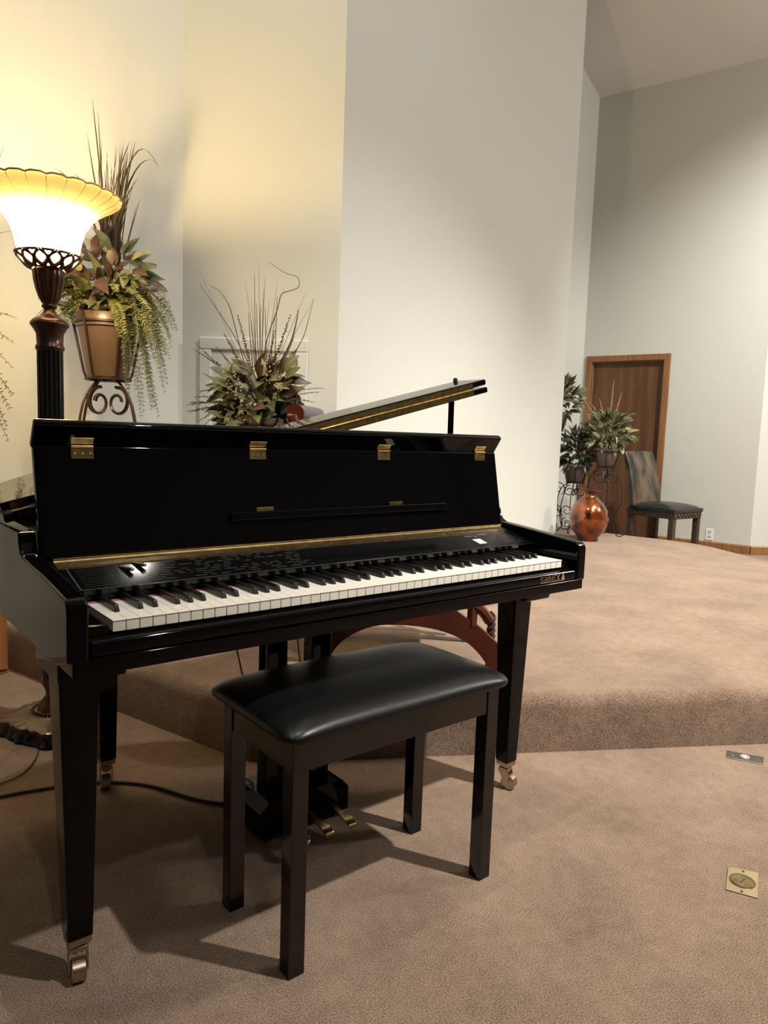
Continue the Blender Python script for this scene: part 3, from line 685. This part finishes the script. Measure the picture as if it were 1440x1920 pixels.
def leaves(A, t, n, mat_, rx, uz, ff, L, W, name, seed, u0=0):
    rn = random.Random(seed); mb = MB()
    for i in range(n):
        a_ = rn.uniform(0, 2*math.pi); rr_ = math.sqrt(rn.random())
        r = rx*rr_*math.cos(a_); u = u0 + uz*rr_*math.sin(a_); f = ff*rn.uniform(-.8,1)*math.sqrt(max(.05,1-rr_*rr_*.8))
        rleaf(mb, A, r, u, f, L*rn.uniform(.7,1.2), W*rn.uniform(.75,1.2), rn=rn, u0=u0)
    return mb.build(name, mat_, t, smooth='all')
def arc(A, p0, p1, sag, n=8, rn=rnd):
    a = A.q(*p0); b = A.q(*p1); m = (a+b)/2 + Vector((0,0,sag)); pts = []
    for i in range(n+1): t = i/n; pts.append(a*(1-t)**2 + m*2*t*(1-t) + b*t*t)
    return pts
def fronds(A, t, specs, mat_, name, ll, n=16, w=.35, stem=.0012, jit=.2):
    mb = MB()
    for (p0, p1, sag) in specs: mb.frond(arc(A, p0, p1, sag), ll, n, stem=stem, w=w, jit=jit)
    return mb.build(name, mat_, t)
def grass(A, t, specs, mat_, name, w0=.006):
    mb = MB()
    for (p0, p1, sag) in specs: mb.blade(arc(A, p0, p1, sag, 10), w0)
    return mb.build(name, mat_, t)
def wiry(t, lines, mat_, name, r0=.0016):
    mb = MB()
    for pts in lines:
        pts = cr3(pts, 5); k_ = len(pts); mb.tube(pts, [r0*(1-.7*i/k_) for i in range(k_)], 5)
    return mb.build(name, mat_, t, smooth=True)

# --- plant beside the lamp
D1 = 3.1
b1 = px(203, 700, D1); zb1 = px(200, 712, D1).z; s1 = D1/FPX
ph = (712-598)*s1
g1 = 'wrought stands of the left alcove'
plant_stand(b1, zb1, .13, ph*1.02, 'bronze scrolled wire plant stand behind the lamp, holding taupe pot', M_iron, None, .0058, (.084,.128))
t1 = thing('potted_arrangement', 'taupe pot of mixed silk leaves, tall brown grass and trailing fern beside the lamp', 'plant', (b1.x,b1.y,zb1+.004), 'silk arrangements in the left alcove')
pot(t1, b1, zb1+.006, ph, .082, .128, M_pot)
A = Arr(Vector((b1.x, b1.y, zb1+ph)), s1)
leaves(A, t1, 60, M_lf, .16, .13, .13, .10, .046, 'green_leaves', 21, .16)
leaves(A, t1, 44, M_lfp, .16, .12, .12, .105, .05, 'plum_leaves', 22, .15)
leaves(A, t1, 14, M_lfl, .13, .12, .13, .095, .038, 'pale_leaves', 23, .18)
leaves(A, t1, 60, M_lf, .15, .06, .13, .075, .034, 'low_leaves', 24, .03)
leaves(A, t1, 80, M_lfp, .11, .09, .08, .08, .042, 'inner_leaves', 25, .08)
rn = random.Random(5); sp_ = []
for i in range(46):
    r_ = rn.uniform(.10,.27); sg = 1 if rn.random() < .62 else -1
    sp_.append(((sg*.03, .06, .06), (sg*r_*(1 if sg > 0 else .75), rn.uniform(-.12,.12), rn.uniform(.04,.24)), rn.uniform(.06,.14)))
fronds(A, t1, sp_, M_fern, 'fern_fronds', .026, 26, .42)
rn = random.Random(6); sp_ = []
for i in range(50):
    x_ = rn.uniform(.10,.31); sp_.append(((.05+x_*.3, .05, .07), (x_, rn.uniform(-.42,-.10) if x_ < .27 else rn.uniform(-.2,.05), rn.uniform(.0,.14)), rn.uniform(.10,.26)))
fronds(A, t1, sp_, M_fernd, 'trailing_fern', .021, 40, .26, .0009, .6)
def vp(x, y, f=0, D=D1, cx=203, cy=598): return ((x-cx)*s1, (cy-y)*s1, f)
gsp = []
for (x0,y0,x1,y1,sg) in ((205,480,300,340,.42),(200,480,262,352,.04),(205,480,175,285,-.05),(212,480,258,292,.02),(195,480,258,300,.1),(200,480,133,345,.16),(212,470,262,400,.12),(205,480,176,228,-.12),(210,480,198,240,0),(215,480,240,300,.02),(190,470,70,330,.2),(208,480,290,322,.30)):
    gsp.append((vp(x0,y0,rnd.uniform(-.03,.03)), vp(x1,y1,rnd.uniform(-.08,.12)), sg))
grass(A, t1, gsp, M_grass, 'long_grass', .010)
rn = random.Random(9); bsp = []
for i in range(44): 
    x_ = rn.uniform(190,228); bsp.append((vp(x_,490,rn.uniform(-.04,.04)), vp(x_+rn.uniform(-6,38),rn.uniform(290,400),rn.uniform(-.05,.05)), 0))
grass(A, t1, bsp, M_grass, 'upright_reeds', .006)
# --- arrangement at the far left edge, mostly outside the view
D0 = 2.6; b0 = px(-135, 700, D0); zb0 = px(-120, 720, D0).z; s0 = D0/FPX
plant_stand(b0, zb0, .13, .2, 'bronze scrolled wire plant stand at the left edge of the alcove', M_iron, None, .0055, (.082,.125), floorz=0)
t0 = thing('potted_arrangement', 'trailing fern and grass arrangement reaching in at the left edge, left of the lamp', 'plant', (b0.x,b0.y,zb0+.004), 'silk arrangements in the left alcove')
pot(t0, b0, zb0+.006, .2, .08, .125, M_pot); A0 = Arr(Vector((b0.x,b0.y,zb0+.2)), s0)
def v0(x, y, f=0): q = px(x, y, D0-f); d = q-A0.c; return (d.dot(RH), d.z, f)
leaves(A0, t0, 40, M_lf, .14, .12, .12, .09, .04, 'green_leaves', 31, .12)
fronds(A0, t0, [((.05,.05,.0), v0(x,y,f), .04) for x,y,f in ((30,596,0),(28,644,0),(24,690,.02),(25,742,0),(20,768,.04),(17,828,.02),(14,800,.0))]+[((.03,.03,.05), v0(x,y,f), .03) for x,y,f in ((-15,640,0),(-20,700,.1),(-10,760,0),(-30,820,.06))], M_fernd, 'trailing_fern', .024, 30, .26, .0012, .7)
grass(A0, t0, [((.0,.1,0), v0(107,330,0), .33),((.0,.1,0), v0(36,545,.0), .05),((0,.1,0), v0(12,262,0), -.1),((0,.1,0), v0(40,432,.0), .12),((0,.1,0), v0(78,282,-.05), .0),((0,.1,0),v0(60,340,0),.25)], M_grass, 'long_grass', .009)
# --- arrangement in front of the access panel
D2 = 3.25; b2 = px(488, 790, D2); s2 = D2/FPX; zb2 = px(488, 858, D2).z; ph2 = .17
plant_stand(b2, zb2, .12, ph2, 'dark bronze plant stand below the access panel, behind piano lid', M_iron, None, .0055, (.078,.118))
t2 = thing('potted_arrangement', 'low wide arrangement with curling twigs and cream berries in front of access panel', 'plant', (b2.x,b2.y,zb2+.004), 'silk arrangements in the left alcove')
pot(t2, b2, zb2+.006, ph2, .076, .118, M_pot); A = Arr(Vector((b2.x,b2.y,zb2+ph2)), s2)
def v2(x, y, f=0): q = px(x, y, D2-f); d = q-A.c; return (d.dot(RH), d.z, f)
leaves(A, t2, 80, M_lf, .17, .12, .15, .105, .046, 'green_leaves', 41, .12)
leaves(A, t2, 46, M_lfp, .16, .10, .14, .115, .048, 'plum_leaves', 42, .11)
leaves(A, t2, 5, M_lfl, .11, .09, .14, .09, .036, 'pale_leaves', 43, .11)
leaves(A, t2, 60, M_lf, .16, .05, .14, .08, .038, 'low_leaves', 44, .01)
leaves(A, t2, 120, M_lf, .12, .09, .09, .08, .040, 'inner_leaves', 45, .06)
rn = random.Random(15); sp_ = []
for (x,y) in ((355,755),(360,770),(352,772),(372,790),(380,800),(395,805),(365,745),(410,800),(388,722),(600,735),(608,728),(590,755),(585,718),(604,770),(560,705),(350,760),(375,735),(400,790)):
    sp_.append(((.02 if x > 480 else -.02, .05, .02), v2(x, y, rn.uniform(-.08,.12)), rn.uniform(.02,.08)))
fronds(A, t2, sp_, M_fernd, 'fern_fronds', .030, 26, .36)
sp_ = []
for (x,y) in ((365,642),(362,655),(380,665),(445,590),(515,620),(552,632),(560,650),(405,650),(420,625),(545,590),(380,700),(536,660)):
    sp_.append(((0,.06,0), v2(x, y, rn.uniform(-.06,.08)), rn.uniform(.0,.05)))
fronds(A, t2, sp_, M_grass, 'heather_sprigs', .011, 46, .7, .0014, 1.3)
by = MB(); rn = random.Random(17)
for (x,y,n_) in ((435,705,26),(440,730,20),(450,748,12),(505,705,14),(522,722,16),(455,770,8),(425,715,12)):
    for i in range(n_):
        c = A.q(*v2(x+rn.gauss(0,7), y+rn.gauss(0,9), .13+rn.uniform(-.02,.03))); by.lathe([(.0,-.004),(.0035,-.002),(.0035,.002),(0,.004)], c, 6, cap=False)
by.build('berries', M_berry, t2, smooth=True)
TW = [[(492,700),(500,640),(520,580),(528,552),(545,545),(560,538),(558,520),(535,512),(512,497),(505,492)], [(460,690),(440,610),(428,570),(410,545),(394,536)], [(470,690),(438,628),(400,570),(374,532)],
 [(480,690),(478,600),(477,514)], [(486,690),(482,620),(481,568)],[(500,690),(498,620),(497,576)],[(474,690),(468,620),(466,586)],[(520,700),(545,640),(556,600),(558,580)],[(525,700),(550,630),(560,582)],[(530,700),(565,640),(577,605),(588,560)],
 [(515,690),(518,600),(520,556)],[(488,690),(488,600),(489,572)],[(478,690),(474,640),(470,600)],[(508,690),(510,640),(516,590)],[(455,700),(440,660),(432,640)]]
wiry(t2, [[A.q(*v2(x, y, rnd.uniform(-.01,.01)+.02*(i%3))) for x,y in L] for i, L in enumerate(TW)], M_twig, 'twigs', .0026)
grass(A, t2, [((0,.08,0), v2(x,y,rnd.uniform(-.05,.05)), sg) for x,y,sg in ((370,500,.0),(460,530,.05),(497,520,.15),(495,538,.2),(575,545,0),(589,560,.02),(520,530,0),(505,560,.02),(470,550,.0),(485,490,.0))], M_grass, 'wisps', .0028)

# --- three stands on the right, past the white column
def rightplant(x, ypt, ybase, D, pw, pht, lab_s, lab_p, fx, seed, dark, floorz=.2, mats=(None,None), lean=0):
    s_ = D/FPX; b = px(x, ypt, D); zb = px(x, ybase, D).z
    plant_stand(b, zb, pw, pht, lab_s, M_irond, None, .0045, (pw*.68, pw), 2, floorz)
    t = thing('potted_plant', lab_p, 'plant', (b.x,b.y,zb+.004), 'potted plants by the back wall'); pot(t, b, zb+.006, pht, pw*.66, pw, M_pot2)
    A_ = Arr(Vector((b.x,b.y,zb+pht)), s_)
    return t, A_, s_
t3, A3, s3 = rightplant(1138, 850, 876, 6.65, .115, .17, 'dark scrolled plant stand nearest the leather chair, on stage', 'leafy green potted plant in grey pot, nearest the chair and door', 0, 1, 0)
leaves(A3, t3, 170, M_lf, .20, .15, .17, .10, .045, 'green_leaves', 51, .15); leaves(A3, t3, 14, M_lfl, .19, .13, .17, .10, .04, 'pale_leaves', 52, .12); leaves(A3, t3, 30, M_fern, .10, .12, .12, .07, .025, 'yellow_green_leaves', 53, .06)
rn = random.Random(19)
fronds(A3, t3, [((0,.05,.02),(rn.uniform(-.30,.34), rn.uniform(-.05,.45), rn.uniform(-.1,.15)), .08) for i in range(16)], M_fernd, 'sprays', .03, 14, .4)
fronds(A3, t3, [((0,.1,0),(x_,u_,0), s_) for x_,u_,s_ in ((.02,.62,0),(-.10,.45,.0),(-.19,.42,.05),(.24,.33,.1),(.10,.52,.0),(-.28,.50,0))], M_berry, 'seed_heads', .012, 30, .6, .0015, 1.0)
t4, A4, s4 = rightplant(1080, 880, 905, 6.8, .115, .17, 'dark scrolled plant stand beside the white column edge', 'dark leafy potted plant in grey pot beside the white column, behind vase', 0, 2, 1)
leaves(A4, t4, 170, leaf_mat('leaf_dark', (.012,.018,.01), (.04,.05,.025)), .15, .17, .14, .10, .035, 'dark_leaves', 61, .13)
rn = random.Random(23)
grass(A4, t4, [((rn.uniform(-.02,.02),.05,0),(rn.uniform(-.12,.32), rn.uniform(.25,.55), rn.uniform(-.1,.1)), rn.uniform(0,.2)) for i in range(16)], M_grass, 'grass_blades', .008)
t5, A5, s5 = rightplant(1040, 790, 808, 7.05, .12, .17, 'tall dark plant stand mostly hidden behind the white column', 'spiky dark green plant high up, half hidden behind the white column', 0, 3, 0)
leaves(A5, t5, 150, M_lf, .22, .17, .12, .12, .04, 'green_leaves', 71, .14)
rn = random.Random(29)
grass(A5, t5, [((0,.05,0),(rn.uniform(.0,.32), rn.uniform(.0,.38), rn.uniform(-.1,.1)), rn.uniform(0,.15)) for i in range(26)], M_grass, 'grass_blades', .008)

# ------------------------------------------------------------------ copper vase
vz = pz(1101, 1013, .2); s6 = (vz-CAM).dot(FH)/FPX
hv = (1013-918)*s6; rv = 37*s6
vt = thing('copper_vase', 'large round copper-brown glazed floor vase standing on the stage carpet', 'vase', (vz.x,vz.y,.2))
MB().lathe([(rv*.50,.2),(rv*.54,.2+hv*.01),(rv*.52,.2+hv*.05),(rv*.56,.2+hv*.08),(rv*.80,.2+hv*.20),(rv*.96,.2+hv*.34),(rv,.2+hv*.46),(rv*.93,.2+hv*.60),(rv*.72,.2+hv*.74),(rv*.46,.2+hv*.84),(rv*.30,.2+hv*.90),(rv*.30,.2+hv*.94),(rv*.42,.2+hv*.985),(rv*.55,.2+hv),(rv*.52,.2+hv),(rv*.36,.2+hv*.975),(rv*.24,.2+hv*.93),(rv*.24,.2+hv*.88)], (vz.x,vz.y,0), 64).build('body', M_copper, vt, smooth='all')
MB().tube([(vz.x+rv*.54*math.cos(2*math.pi*j/40), vz.y+rv*.54*math.sin(2*math.pi*j/40), .2+hv) for j in range(40)], .0035, 6, True).build('rim', mat('copper_dark', (.22,.05,.03), .2, .6), vt, smooth=True)

# ------------------------------------------------------------------ leather side chair (on the lower floor beyond the stage)
DC = 6.66
fr = (RH*.62 + FH*.20).normalized()       # front edge direction placeholder
cw, cdp = .47, .50
pn0 = g(1264, DC); th = math.radians(37)
ax = (RH*math.cos(th) + FH*math.sin(th)).normalized()        # along the front edge, away from near corner
ay = (-RH*math.cos(math.pi/2-th) + FH*math.sin(math.pi/2-th)).normalized()       # from near front corner back along the side
Mc = Matrix(((ax.x, ay.x, 0, pn0.x), (ax.y, ay.y, 0, pn0.y), (0,0,1,0), (0,0,0,1)))
ch = thing('side_chair', 'worn dark leather high-backed side chair with carved apron in front of oak door', 'chair', pn0)
for x_, y_ in ((0,0),(cw-.05,0),(0,cdp-.06),(cw-.05,cdp-.06)): MB().box(x_,x_+.05,y_,y_+.055,0,.365,Mc).build('leg', M_carved, ch, bevel=.004)
apn = MB().box(-.003,cw+.003,-.003,cdp,.365,.425,Mc)
apo = apn.build('apron', M_carved, ch, bevel=.003)
sc = MB()
for i in range(8):
    c = Vector((.035+i*.057,-.006,.395)); pts = [Mc@(c+Vector((.018*math.cos(2*math.pi*j/12),0,.016*math.sin(2*math.pi*j/12)))) for j in range(12)]; sc.tube(pts, .0045, 5, True)
for i in range(8):
    c = Vector((-.006,.035+i*.057,.395)); pts = [Mc@(c+Vector((0,.018*math.cos(2*math.pi*j/12),.016*math.sin(2*math.pi*j/12)))) for j in range(12)]; sc.tube(pts, .0045, 5, True)
sc.build('carving', M_carved, apo, smooth=True)
cm = MB(); NN = 12; vs=[]; fs=[]
for j in range(NN+1):
    for i in range(NN+1):
        u, v = i/NN, j/NN; cr_ = (1-abs(2*u-1)**3)*(1-abs(2*v-1)**3); vs.append(Mc@Vector((-.012+u*(cw+.024), -.012+v*(cdp-.02), .458+.045*cr_**.6)))
for j in range(NN):
    for i in range(NN): a_=j*(NN+1)+i; fs.append((a_,a_+1,a_+NN+2,a_+NN+1))
bd = [i for i in range(NN+1)]+[(j*(NN+1)+NN) for j in range(1,NN+1)]+[(NN*(NN+1)+i) for i in range(NN-1,-1,-1)]+[j*(NN+1) for j in range(NN-1,0,-1)]
b_ = len(vs)
for i in bd: q = vs[i]; vs.append(Vector((q.x,q.y,.425)))
for i in range(len(bd)): j_=(i+1)%len(bd); fs.append((bd[j_],bd[i],b_+i,b_+j_))
fs.append(tuple(b_+i for i in range(len(bd)))[::-1])
cm.add(vs, fs).build('seat', M_cseat, ch, smooth=True, angle=60)
bk2 = MB(); vs=[]; fs=[]; NZ=12
secs = []
for k_ in range(NZ+1):
    t_ = k_/NZ; z_ = .43+.56*t_; back = cdp-.07+.03*t_+.11*t_*t_; ww = 0
    for (u, w_) in ((0,.0),(.25,-.014),(.5,-.018),(.75,-.014),(1,0)): vs.append(Mc@Vector((u*cw, back+w_, z_ - (.012*(2*abs(u-.5))**2 if k_==NZ else 0))))
    for (u, w_) in ((1,.07),(0,.07)): vs.append(Mc@Vector((u*cw, back+w_*(1-.35*t_), z_ - (.012 if k_==NZ else 0))))
for k_ in range(NZ):
    for j in range(7): a_=k_*7; b_=(k_+1)*7; fs.append((a_+j, a_+(j+1)%7, b_+(j+1)%7, b_+j))
fs.append(tuple(range(7))[::-1]); fs.append(tuple(NZ*7+j for j in range(7)))
bk2.add(vs, fs).build('backrest', M_bleath, ch, smooth=True, angle=50, bevel=.012, seg=3)

# ------------------------------------------------------------------ outlet on the back wall, floor plates, cords
so_ = (px(1330, 1002, 7.0)-K); 
def onwall(x, y):
    d = CF*FPX + CR*(x-720) - CU*(y-960); t_ = (K-CAM).dot(nn)/d.dot(nn); return CAM+d*t_
q = onwall(1330,1002); sw = (q-K).dot(dd)
ot = thing('wall_outlet', 'white duplex outlet cover on the wall right of the leather chair', 'outlet', wp(sw,q.z,0))
m_ = MB(); wbox(m_, sw-.036, sw+.036, q.z-.058, q.z+.058, .0005, .006); m_.build('cover_plate', M_white, ot, bevel=.002)
m_ = MB()
for dz in (-.024,.024): wbox(m_, sw-.015, sw+.015, q.z+dz-.013, q.z+dz+.013, .006, .0068)
m_.build('socket', mat('socket_grey', (.45,.45,.43), .5), ot)
def plate(corners, h=.003):
    c = [pz(x, y, 0) for x, y in corners]; vs = [Vector((q.x,q.y,.001)) for q in c]+[Vector((q.x,q.y,h)) for q in c]
    return MB().add(vs, [(3,2,1,0),(4,5,6,7),(0,1,5,4),(1,2,6,5),(2,3,7,6),(3,0,4,7)]), sum(c, Vector())/4, (c[1]-c[0]+c[2]-c[3])/2, (c[3]-c[0]+c[2]-c[1])/2
pm_, cc_, u_, v_ = plate([(1362,1408),(1362,1421.5),(1431.7,1434),(1431.7,1421)])
fp = thing('floor_jack_plate', 'narrow steel jack plate set in the carpet at the foot of the stage', 'floor plate', cc_)
pm_.build('plate', M_steel, fp, bevel=.0008)
def ring_(c, a, b, r, sq=1, n=24): return [c + a*r*math.cos(2*math.pi*i/n) + b*r*sq*math.sin(2*math.pi*i/n) + Vector((0,0,.005)) for i in range(n)]
un, vn = u_.normalized(), v_.normalized()
MB().tube(ring_(cc_, un, vn, .0125), .0014, 6, True).tube(ring_(cc_, un, vn, .005), .0012, 6, True).build('jack_socket', M_white, fp, smooth=True)
sm_ = MB()
for sg in (-1,1): sm_.lathe([(.004,0),(.003,.0015),(0,.0018)], cc_+v_*.34*sg+Vector((0,0,.003)), 10, cap=False)
sm_.build('screw', M_nick, fp)
pm_, cc_, u_, v_ = plate([(1365,1627),(1360,1669),(1421,1686),(1422,1638)])
fp = thing('floor_box_cover', 'square brass floor box cover with round lid in the front carpet', 'floor plate', cc_)
pm_.build('plate', mat('plate_brass', (.66,.54,.34), .3, 1), fp, bevel=.001); un, vn = u_.normalized(), v_.normalized()
MB().lathe([(.030,.003),(.0295,.0048),(.027,.0052),(.0265,.0044),(.001,.0044)], (cc_.x,cc_.y,0), 40, cap=False).build('round_lid', M_brassd, fp, smooth=True)
sm_ = MB().box(-.012,.012,-.0016,.0016,.0044,.0052, Matrix.Translation((cc_.x,cc_.y,0)))
for sg in (-1,1): sm_.lathe([(.0035,0),(.003,.0015),(0,.0018)], cc_+u_*.42*sg+Vector((0,0,.003)), 10, cap=False)
sm_.build('screw', M_slot, fp)
def cord(pts, r, name, m, label, z=.006):
    P = [pz(x, y, z) for x, y in pts]; o = MB().tube(cr3(P, 8), r, 8).build(name, m, smooth=True); tag(o, label, 'cord'); return o
cord([(-60,1505),(0,1494),(50,1484),(95,1477),(150,1468),(215,1467),(260,1470),(300,1478),(350,1494),(400,1505),(450,1507),(478,1500)], .0045, 'power_cord', M_rubber, 'thick black cord on carpet running to the piano pedals')
cord([(-60,1500),(0,1470),(30,1458),(52,1442),(66,1424),(72,1408)], .0025, 'lamp_cord', M_cableb, 'thin brown cord curving from the lamp base over the carpet')

# ------------------------------------------------------------------ oak cabinet at the far left
cbq = pz(18, 1263, 0); 
cfd = Vector((.993,.116,0)); cbn = Vector((cfd.y, -cfd.x, 0))
if cbn.dot(FH) > 0: cbn = -cbn
Mcb = Matrix(((-cfd.x, -cbn.x, 0, cbq.x), (-cfd.y, -cbn.y, 0, cbq.y), (0,0,1,0), (0,0,0,1)))
cab = thing('oak_cabinet', 'honey oak raised-panel cabinet low at the far left behind the piano', 'cabinet', cbq)
MB().box(0,.40,.012,.12,0,.50,Mcb).build('body', M_oakl, cab, bevel=.003)
dm = MB(); dm.box(.004,.044,0,.012,.02,.49,Mcb).box(.356,.396,0,.012,.02,.49,Mcb).box(.044,.36,0,.012,.45,.49,Mcb).box(.044,.36,0,.012,.02,.07,Mcb).box(.058,.346,-.002,.010,.085,.435,Mcb)
dm.build('door', M_oakl, cab, bevel=.005, seg=3)

# ------------------------------------------------------------------ antique chair on the stage behind the piano (side view)
DA = 2.52
def ac(x, y, D=DA): return px(x, y, D)
an = thing('antique_armchair', 'carved mahogany armchair with arched legs and grey leather, behind the piano', 'chair', g(770,DA+.2)+Vector((0,0,.2)))
def arch(D):
    zf = .2; 
    innr = [ac(x,y,D) for x,y in ((612,1250),(622,1225),(650,1195),(700,1173),(760,1171),(820,1180),(868,1199),(900,1228),(920,1262))]
    outr = [ac(x,y,D) for x,y in ((585,1250),(590,1205),(620,1165),(680,1140),(750,1125),(830,1132),(878,1160),(915,1188),(950,1228))]
    innr.append(Vector((innr[-1].x, innr[-1].y, .2)) + RH*.012); outr.append(Vector((outr[-1].x, outr[-1].y, .2)) + RH*.012)
    innr[0] = Vector((innr[0].x, innr[0].y, .2)) - RH*.008; outr[0] = Vector((outr[0].x, outr[0].y, .2)) - RH*.0
    a_ = cr3(innr, 4); b_ = cr3(outr, 4); k_ = len(a_); T_ = FH*.028
    vs = [q-T_*.5 for q in a_]+[q-T_*.5 for q in b_]+[q+T_*.5 for q in a_]+[q+T_*.5 for q in b_]; fs=[]
    for i in range(k_-1): fs += [(i,i+1,k_+i+1,k_+i),(2*k_+i+1,2*k_+i,3*k_+i,3*k_+i+1),(i+1,i,2*k_+i,2*k_+i+1),(k_+i,k_+i+1,3*k_+i+1,3*k_+i)]
    fs += [(0,k_,3*k_,2*k_),(k_-1,3*k_-1,4*k_-1,2*k_-1)]
    return MB().add(vs, fs)
arch(DA).build('arched_leg', M_redw, an, bevel=.004); arch(DA+.48).build('arched_leg', M_redw, an, bevel=.004)
for D_ in (DA, DA+.48):
    up_ = MB(); P = [ac(842,1140,DA)+FH*(D_-DA), ac(872,1132,DA)+FH*(D_-DA), ac(900,1142,DA)+FH*(D_-DA), ac(918,1165,DA)+FH*(D_-DA)]
    up_.tube(cr3(P,4), .019, 8); up_.build('scroll_brace', M_redw, an, smooth=True)
tw = MB(); 
for D_ in (DA+.03,):
    c = ac(922,1150,D_); lo = Vector((c.x,c.y,.205))
    H_ = c.z-.205; pr_ = []
    for ph_ in (0, math.pi):
        pts = [lo + Vector((.008*math.cos(ph_+i*.55), .008*math.sin(ph_+i*.55), H_*i/60)) for i in range(61)]; tw.tube(pts, .0095, 6)
tw.build('twisted_spindle', mat('spindle_dark', (.05,.028,.02), .3), an, smooth=True)
seatz = .60
s_a = ac(600,1060,DA); s_b = ac(905,1060,DA)
vs_ = []
for z_ in (.54,.60):
    for q in (s_a, s_b, s_b+FH*.5, s_a+FH*.5): vs_.append(Vector((q.x,q.y,z_)))
MB().add(vs_, [(3,2,1,0),(4,5,6,7),(0,1,5,4),(1,2,6,5),(2,3,7,6),(3,0,4,7)]).build('seat', M_gleath, an, bevel=.02, seg=3)
for D_ in (0,.48):
    q0 = ac(612,1060,DA)+FH*D_; q0.z = .53; q1 = ac(590,900,DA)+FH*D_; q2 = ac(556,782,DA+.15)+FH*(D_-.15)
    MB().tube(cr3([q0,q1,q2],5), .020, 8).build('back_post', M_redw, an, smooth=True)
    f0 = ac(890,1060,DA)+FH*D_; f0.z=.40; f1 = ac(890,1000,DA)+FH*D_; f1.z=.78; f2 = ac(600,960,DA)+FH*D_; f2.z=.80
    MB().tube(cr3([f0,Vector((f0.x,f0.y,.74)),f1,f2],5), .018, 8).build('arm', M_redw, an, smooth=True)
rc0 = ac(553,775,DA+.12); rc1 = rc0 + FH*.30 + RH*.05
for P_, m_, nm_, r_ in (([rc0, rc0+(rc1-rc0)*.06], M_redw, 'roll_end', .034), ([rc0+(rc1-rc0)*.06, rc1], M_gleath, 'head_roll', .032)): MB().tube(P_, r_, 24).build(nm_, m_, an, smooth=True, angle=50)
q0 = ac(610,1000,DA+.02); q0.z=.60; q1 = rc0
bkp = MB(); W_ = FH*.46; T_ = RH*.03
bkp.add([q0,q0+W_,q1+W_,q1,q0-T_,q0+W_-T_,q1+W_-T_,q1-T_], [(0,1,2,3),(7,6,5,4),(0,4,5,1),(1,5,6,2),(2,6,7,3),(3,7,4,0)]).build('backrest', M_gleath, an, bevel=.008)
ap0 = [ac(x,y,DA+.45) for x,y in ((596,835),(606,818),(622,809),(642,808),(660,816),(672,832),(676,850))]
MB().tube(cr3(ap0,3), .012, 8).build('arm_pad', M_gleath, an, smooth=True)
vs = [q for q in ap0]; T_ = FH*.05
vv = vs+[q+T_ for q in vs]; n_=len(vs)
MB().add(vv, [tuple(range(n_)), tuple(range(n_,2*n_))[::-1]]+[(i,(i+1)%n_,n_+(i+1)%n_,n_+i) for i in range(n_)]).build('wing_pad', M_gleath, an)
